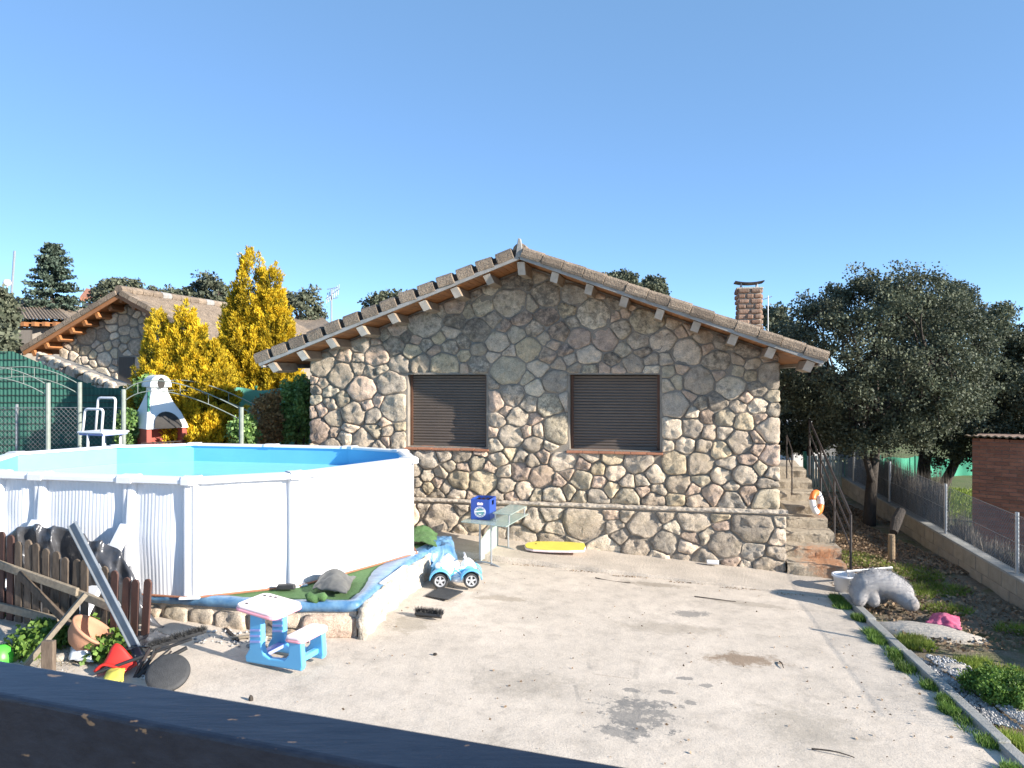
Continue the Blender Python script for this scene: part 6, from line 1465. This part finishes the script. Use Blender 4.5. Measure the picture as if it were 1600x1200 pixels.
# bushes
def bush(name, px0, px1, py0, py1, d, mat, lab, n_=9000, sz=.05, cat='shrub', up=True, cl_=70, cr=.13):
    cx, cz = P((px0 + px1) / 2, (py0 + py1) / 2, d).x, P(0, (py0 + py1) / 2, d).z; rx = (px1 - px0) / 2 * d / F; rz = (py1 - py0) / 2 * d / F; b_ = Vector((cx, d, cz - rz)); root = empty(name, b_, lab, cat)
    mb_ = MB(); [limb(mb_, b_ + Vector((.05 * i - .1, 0, -.1)), (cx + g6.uniform(-.6, .6) * rx, d + g6.uniform(-.3, .3) * rx, cz + g6.uniform(0, .6) * rz), .02, .006, .1, 5) for i in range(5)]; mb_.build('stem', M['bark'], root)
    u_ = unit(cl_) * (g6.uniform(.2, 1, cl_) ** .5)[:, None]; C = np.array([cx, d, cz]) + u_ * np.array([rx, min(rx, .7), rz]); idx = g6.integers(0, cl_, n_); c = C[idx] + unit(n_) * (g6.random(n_) ** .5)[:, None] * cr; leaves('foliage', c, sz, mat, root); return root
bush('brown_shrub', 398, 440, 605, 700, 13.6, M['brownbush'], 'dried brown conifer shrub below the tall cypress', 7000, .05, cl_=50)
bush('green_shrub', 438, 492, 580, 700, 13.9, M['greenbush'], 'glossy green shrub against the left house corner', 9000, .055)
bush('low_shrub', 185, 215, 640, 705, 13.0, M['greenbush'], 'low green plants behind the pool ladder', 3500, .05)
bush('low_shrub', 360, 400, 650, 705, 13.0, M['greenbush'], 'straggly green plant at the right post of the arch', 2500, .05)
bush('creeper', 215, 250, 590, 640, 13.5, M['greenbush'], 'dark creeper clinging beside the barbecue chimney', 2200, .06)
bush('low_shrub', 1512, 1640, 1056, 1090, 6.9, M['weed'], 'low dense green shrub at the right picture edge', 11000, .024, cl_=150, cr=.07)
# grass and weeds
def grass(name, polys, n_, h, mat, lab, zf=None, w=.0035, lean=.35):
    pts = []
    for (cx, cy, rx, ry, wgt) in polys:
        k = int(n_ * wgt); a = g6.uniform(0, 2 * pi, k); r = g6.random(k) ** .6; pts.append(np.stack([cx + rx * r * np.cos(a), cy + ry * r * np.sin(a)], 1))
    p_ = np.concatenate(pts); z = np.array([(zf or gh)(*q_) for q_ in p_]); b_ = np.column_stack([p_, z - .01]); k = len(p_); t_ = b_ + np.column_stack([g6.normal(0, lean * h, k), g6.normal(0, lean * h, k), h * g6.uniform(.35, 1.2, k)])
    return tag(blades(name, b_, t_, w, mat), lab, 'grass', kind='stuff')
def gp(px, py, rx, ry, w, z=0): q_ = G(px, py, z); return (q_.x, q_.y, rx, ry, w)
grass('grass', [gp(1340, 880, .42, .5, .9), gp(1430, 900, .35, .45, 1.0), gp(1462, 925, .45, .3, 1.0), gp(1420, 930, .3, .3, .5), gp(1480, 955, .3, .2, .4), gp(1430, 1005, .17, .20, .9), gp(1440, 1010, .12, .14, .4), gp(1560, 1050, .3, .2, .5), gp(1590, 985, .25, .2, .3), gp(1585, 1150, .12, .15, .4), gp(1520, 1035, .2, .12, .3)], 2600, .085, M['grass'], 'green grass tufts growing in the side yard')
kp = []
for k in range(34):
    y_ = 5.0 + 4.9 * (k + g6.random()) / 34; kp.append((kerb_x(y_) - .06 + g6.uniform(-.05, .04), y_, g6.uniform(.05, .10), .10, g6.choice([.0, .1, .3, .9, 1.6])))
grass('kerb_weeds', kp, 420, .075, M['weed'], 'weeds and grass growing along the terrace kerb', lambda x, y: tz(x, y), .004)
grass('meadow_grass', [(P(1450, 0, 21).x, 20.5, 3.0, 2.5, 1.0)], 9000, .12, M['grass'], 'long grass in the meadow beyond the wall', lambda x, y: -.48, .012)
def weeds(name, spots, lab, sz=.05, n_=700, h=.16):
    cs_ = []
    for (px, py, z, r, w) in spots:
        q_ = G(px, py, z); k = int(n_ * w); u_ = g6.normal(0, 1, (k, 2)) * r * .6; cs_.append(np.column_stack([q_.x + u_[:, 0], q_.y + u_[:, 1], z + g6.random(k) * h]))
    o_ = leaves(name, np.concatenate(cs_), sz, M['weed'], None, np.array([0, 0, .8]), .5); return tag(o_, lab, 'plant', kind='stuff')
weeds('weeds', [(60, 1015, .43, .16, 1), (100, 1000, .44, .2, 1.35), (150, 1000, .44, .14, .8), (165, 1028, .43, .1, .7), (80, 995, .45, .14, .7), (40, 1030, .43, .1, .4), (190, 1010, .43, .07, .35), (60, 960, .46, .15, .4)], 'leafy green nettles growing around the clay pot')
grass('dry_stems', [(-4.4, 6.75, .5, .25, 1.0), (-3.9, 6.6, .4, .2, .7), (-3.6, 6.9, .3, .15, .4)], 500, .10, M['drygrass'], 'dry grass stems at the foot of the picket fence', None, .003, .9)
# leaf litter, gravel, crumbs of debris
def litter(name, boxes, n_, sz, mat, lab, zf, cat='leaves'):
    cs_ = []
    for (x0, x1, y0, y1, w) in boxes: k = int(n_ * w); x = g6.uniform(x0, x1, k); y = g6.uniform(y0, y1, k); cs_.append(np.column_stack([x, y, [zf(a, b) for a, b in zip(x, y)]]))
    c = np.concatenate(cs_); d = unit(len(c)); d[:, 2] *= .25; s = sz * g6.uniform(.5, 1.3, len(c))[:, None]; o_ = blades(name, c - d * s / 2 + [0, 0, sz * .12], c + d * s / 2 + [0, 0, sz * .12], (s * .35).ravel(), mat); return tag(o_, lab, cat, kind='stuff')
litter('leaf_litter', [(4.9, 6.6, 11, 15, 1), (5.2, 7.2, 14.5, 18, .6), (4.3, 6.2, 8, 11, .25)], 9000, .06, M['leaflitter'], 'dry oak leaves scattered over the shaded side yard', lambda x, y: gh(x, y) + .03)
litter('terrace_litter', [(-2, 3.9, 5.2, 10.3, 1), (-2.6, -1.2, 6.6, 8, .25), (2.6, 4.0, 5.0, 7.5, .35)], 200, .028, M['leaflitter'], 'specks of dry leaf and crumbs on the terrace', lambda x, y: tz(x, y) + .006)
def pebbles(name, spots, n_, sz, mat, lab, zf):
    mb_ = MB()
    for (cx, cy, rx, ry, w) in spots:
        for k in range(int(n_ * w)):
            a = g6.uniform(0, 2 * pi); r = g6.random() ** .5; x, y = cx + rx * r * cos(a), cy + ry * r * sin(a); s = sz * g6.uniform(.4, 1.5); c = Vector((x, y, zf(x, y) + s * .3)); vs = [c + Vector((sx * s * g6.uniform(.5, 1), sy * s * g6.uniform(.5, 1), sz_ * s * g6.uniform(.3, .8))) for sx, sy, sz_ in ((1, 0, 0), (-1, 0, 0), (0, 1, 0), (0, -1, 0), (0, 0, 1), (0, 0, -1))]
            mb_.add(vs, [(0, 2, 4), (2, 1, 4), (1, 3, 4), (3, 0, 4), (2, 0, 5), (1, 2, 5), (3, 1, 5), (0, 3, 5)])
    return tag(mb_.build(name, mat), lab, 'gravel', kind='stuff')
M['gravel'] = leafmat('gravel_chip', (.28, .27, .26), (.50, .48, .45), .9, .3, trans=0)
ql = [G(1470, 1045, 0), G(1510, 1075, 0), G(1545, 1110, 0)]
pebbles('gravel', [(q_.x, q_.y, .26, .28, 1) for q_ in ql] + [gp(1575, 1120, .2, .2, .6)], 700, .018, M['gravel'], 'pale gravel heap between the kerb and the shrub', lambda x, y: gh(x, y) + .05)
pebbles('rubble', [(-4.2, 6.7, .7, .25, 1), (-3.4, 6.5, .5, .25, .6), (-2.55, 7.35, .7, .2, .5)], 260, .022, M['gravel'], 'broken rubble chips along the picket fence and platform', lambda x, y: (gh(x, y) + .03) if x < -3.1 else tz(x, y))
pebbles('path_crumbs', [(Wd(s_, 1.06, 0).x, Wd(s_, 1.06, 0).y, .35, .05, .5) for s_ in (3.2, 3.9, 4.6, 5.3, 6.0, 6.7, 7.4)], 140, .010, M['leaflitter'], 'crumbs of soil along the joint between terrace and path', lambda x, y: tz(x, y))
# twigs on the terrace
for (xa, ya, xb, yb, lab) in [(930, 915, 985, 920, 'thin dry twig near the middle back of the terrace'), (1085, 936, 1150, 941, 'long thin twig towards the right back of the terrace'), (1268, 1168, 1335, 1178, 'thin twig at the bottom right of the terrace'), (1218, 1032, 1224, 1042, 'tiny dark twig right of the brown stain')]:
    a_, b_ = G(xa, ya, .1), G(xb, yb, .1); a_.z = tz(a_.x, a_.y) + .01; b_.z = tz(b_.x, b_.y) + .01; mb = MB(); limb(mb, a_, b_, .007, .004, .06, 5); tag(mb.build('twig', M['bark']), lab, 'twig')
q = G(680, 1026, .25); boulder('pebble', (q.x, q.y, tz(q.x, q.y) + .012), (.02, .016, .014), 'small dark pebble alone on the pale terrace', 31, M['bark'], cat='pebble')
q = G(392, 1093, .33); boulder('pebble', (q.x, q.y, tz(q.x, q.y) + .015), (.018, .018, .03), 'dark clod near the foreground handrail', 33, M['bark'], cat='pebble')
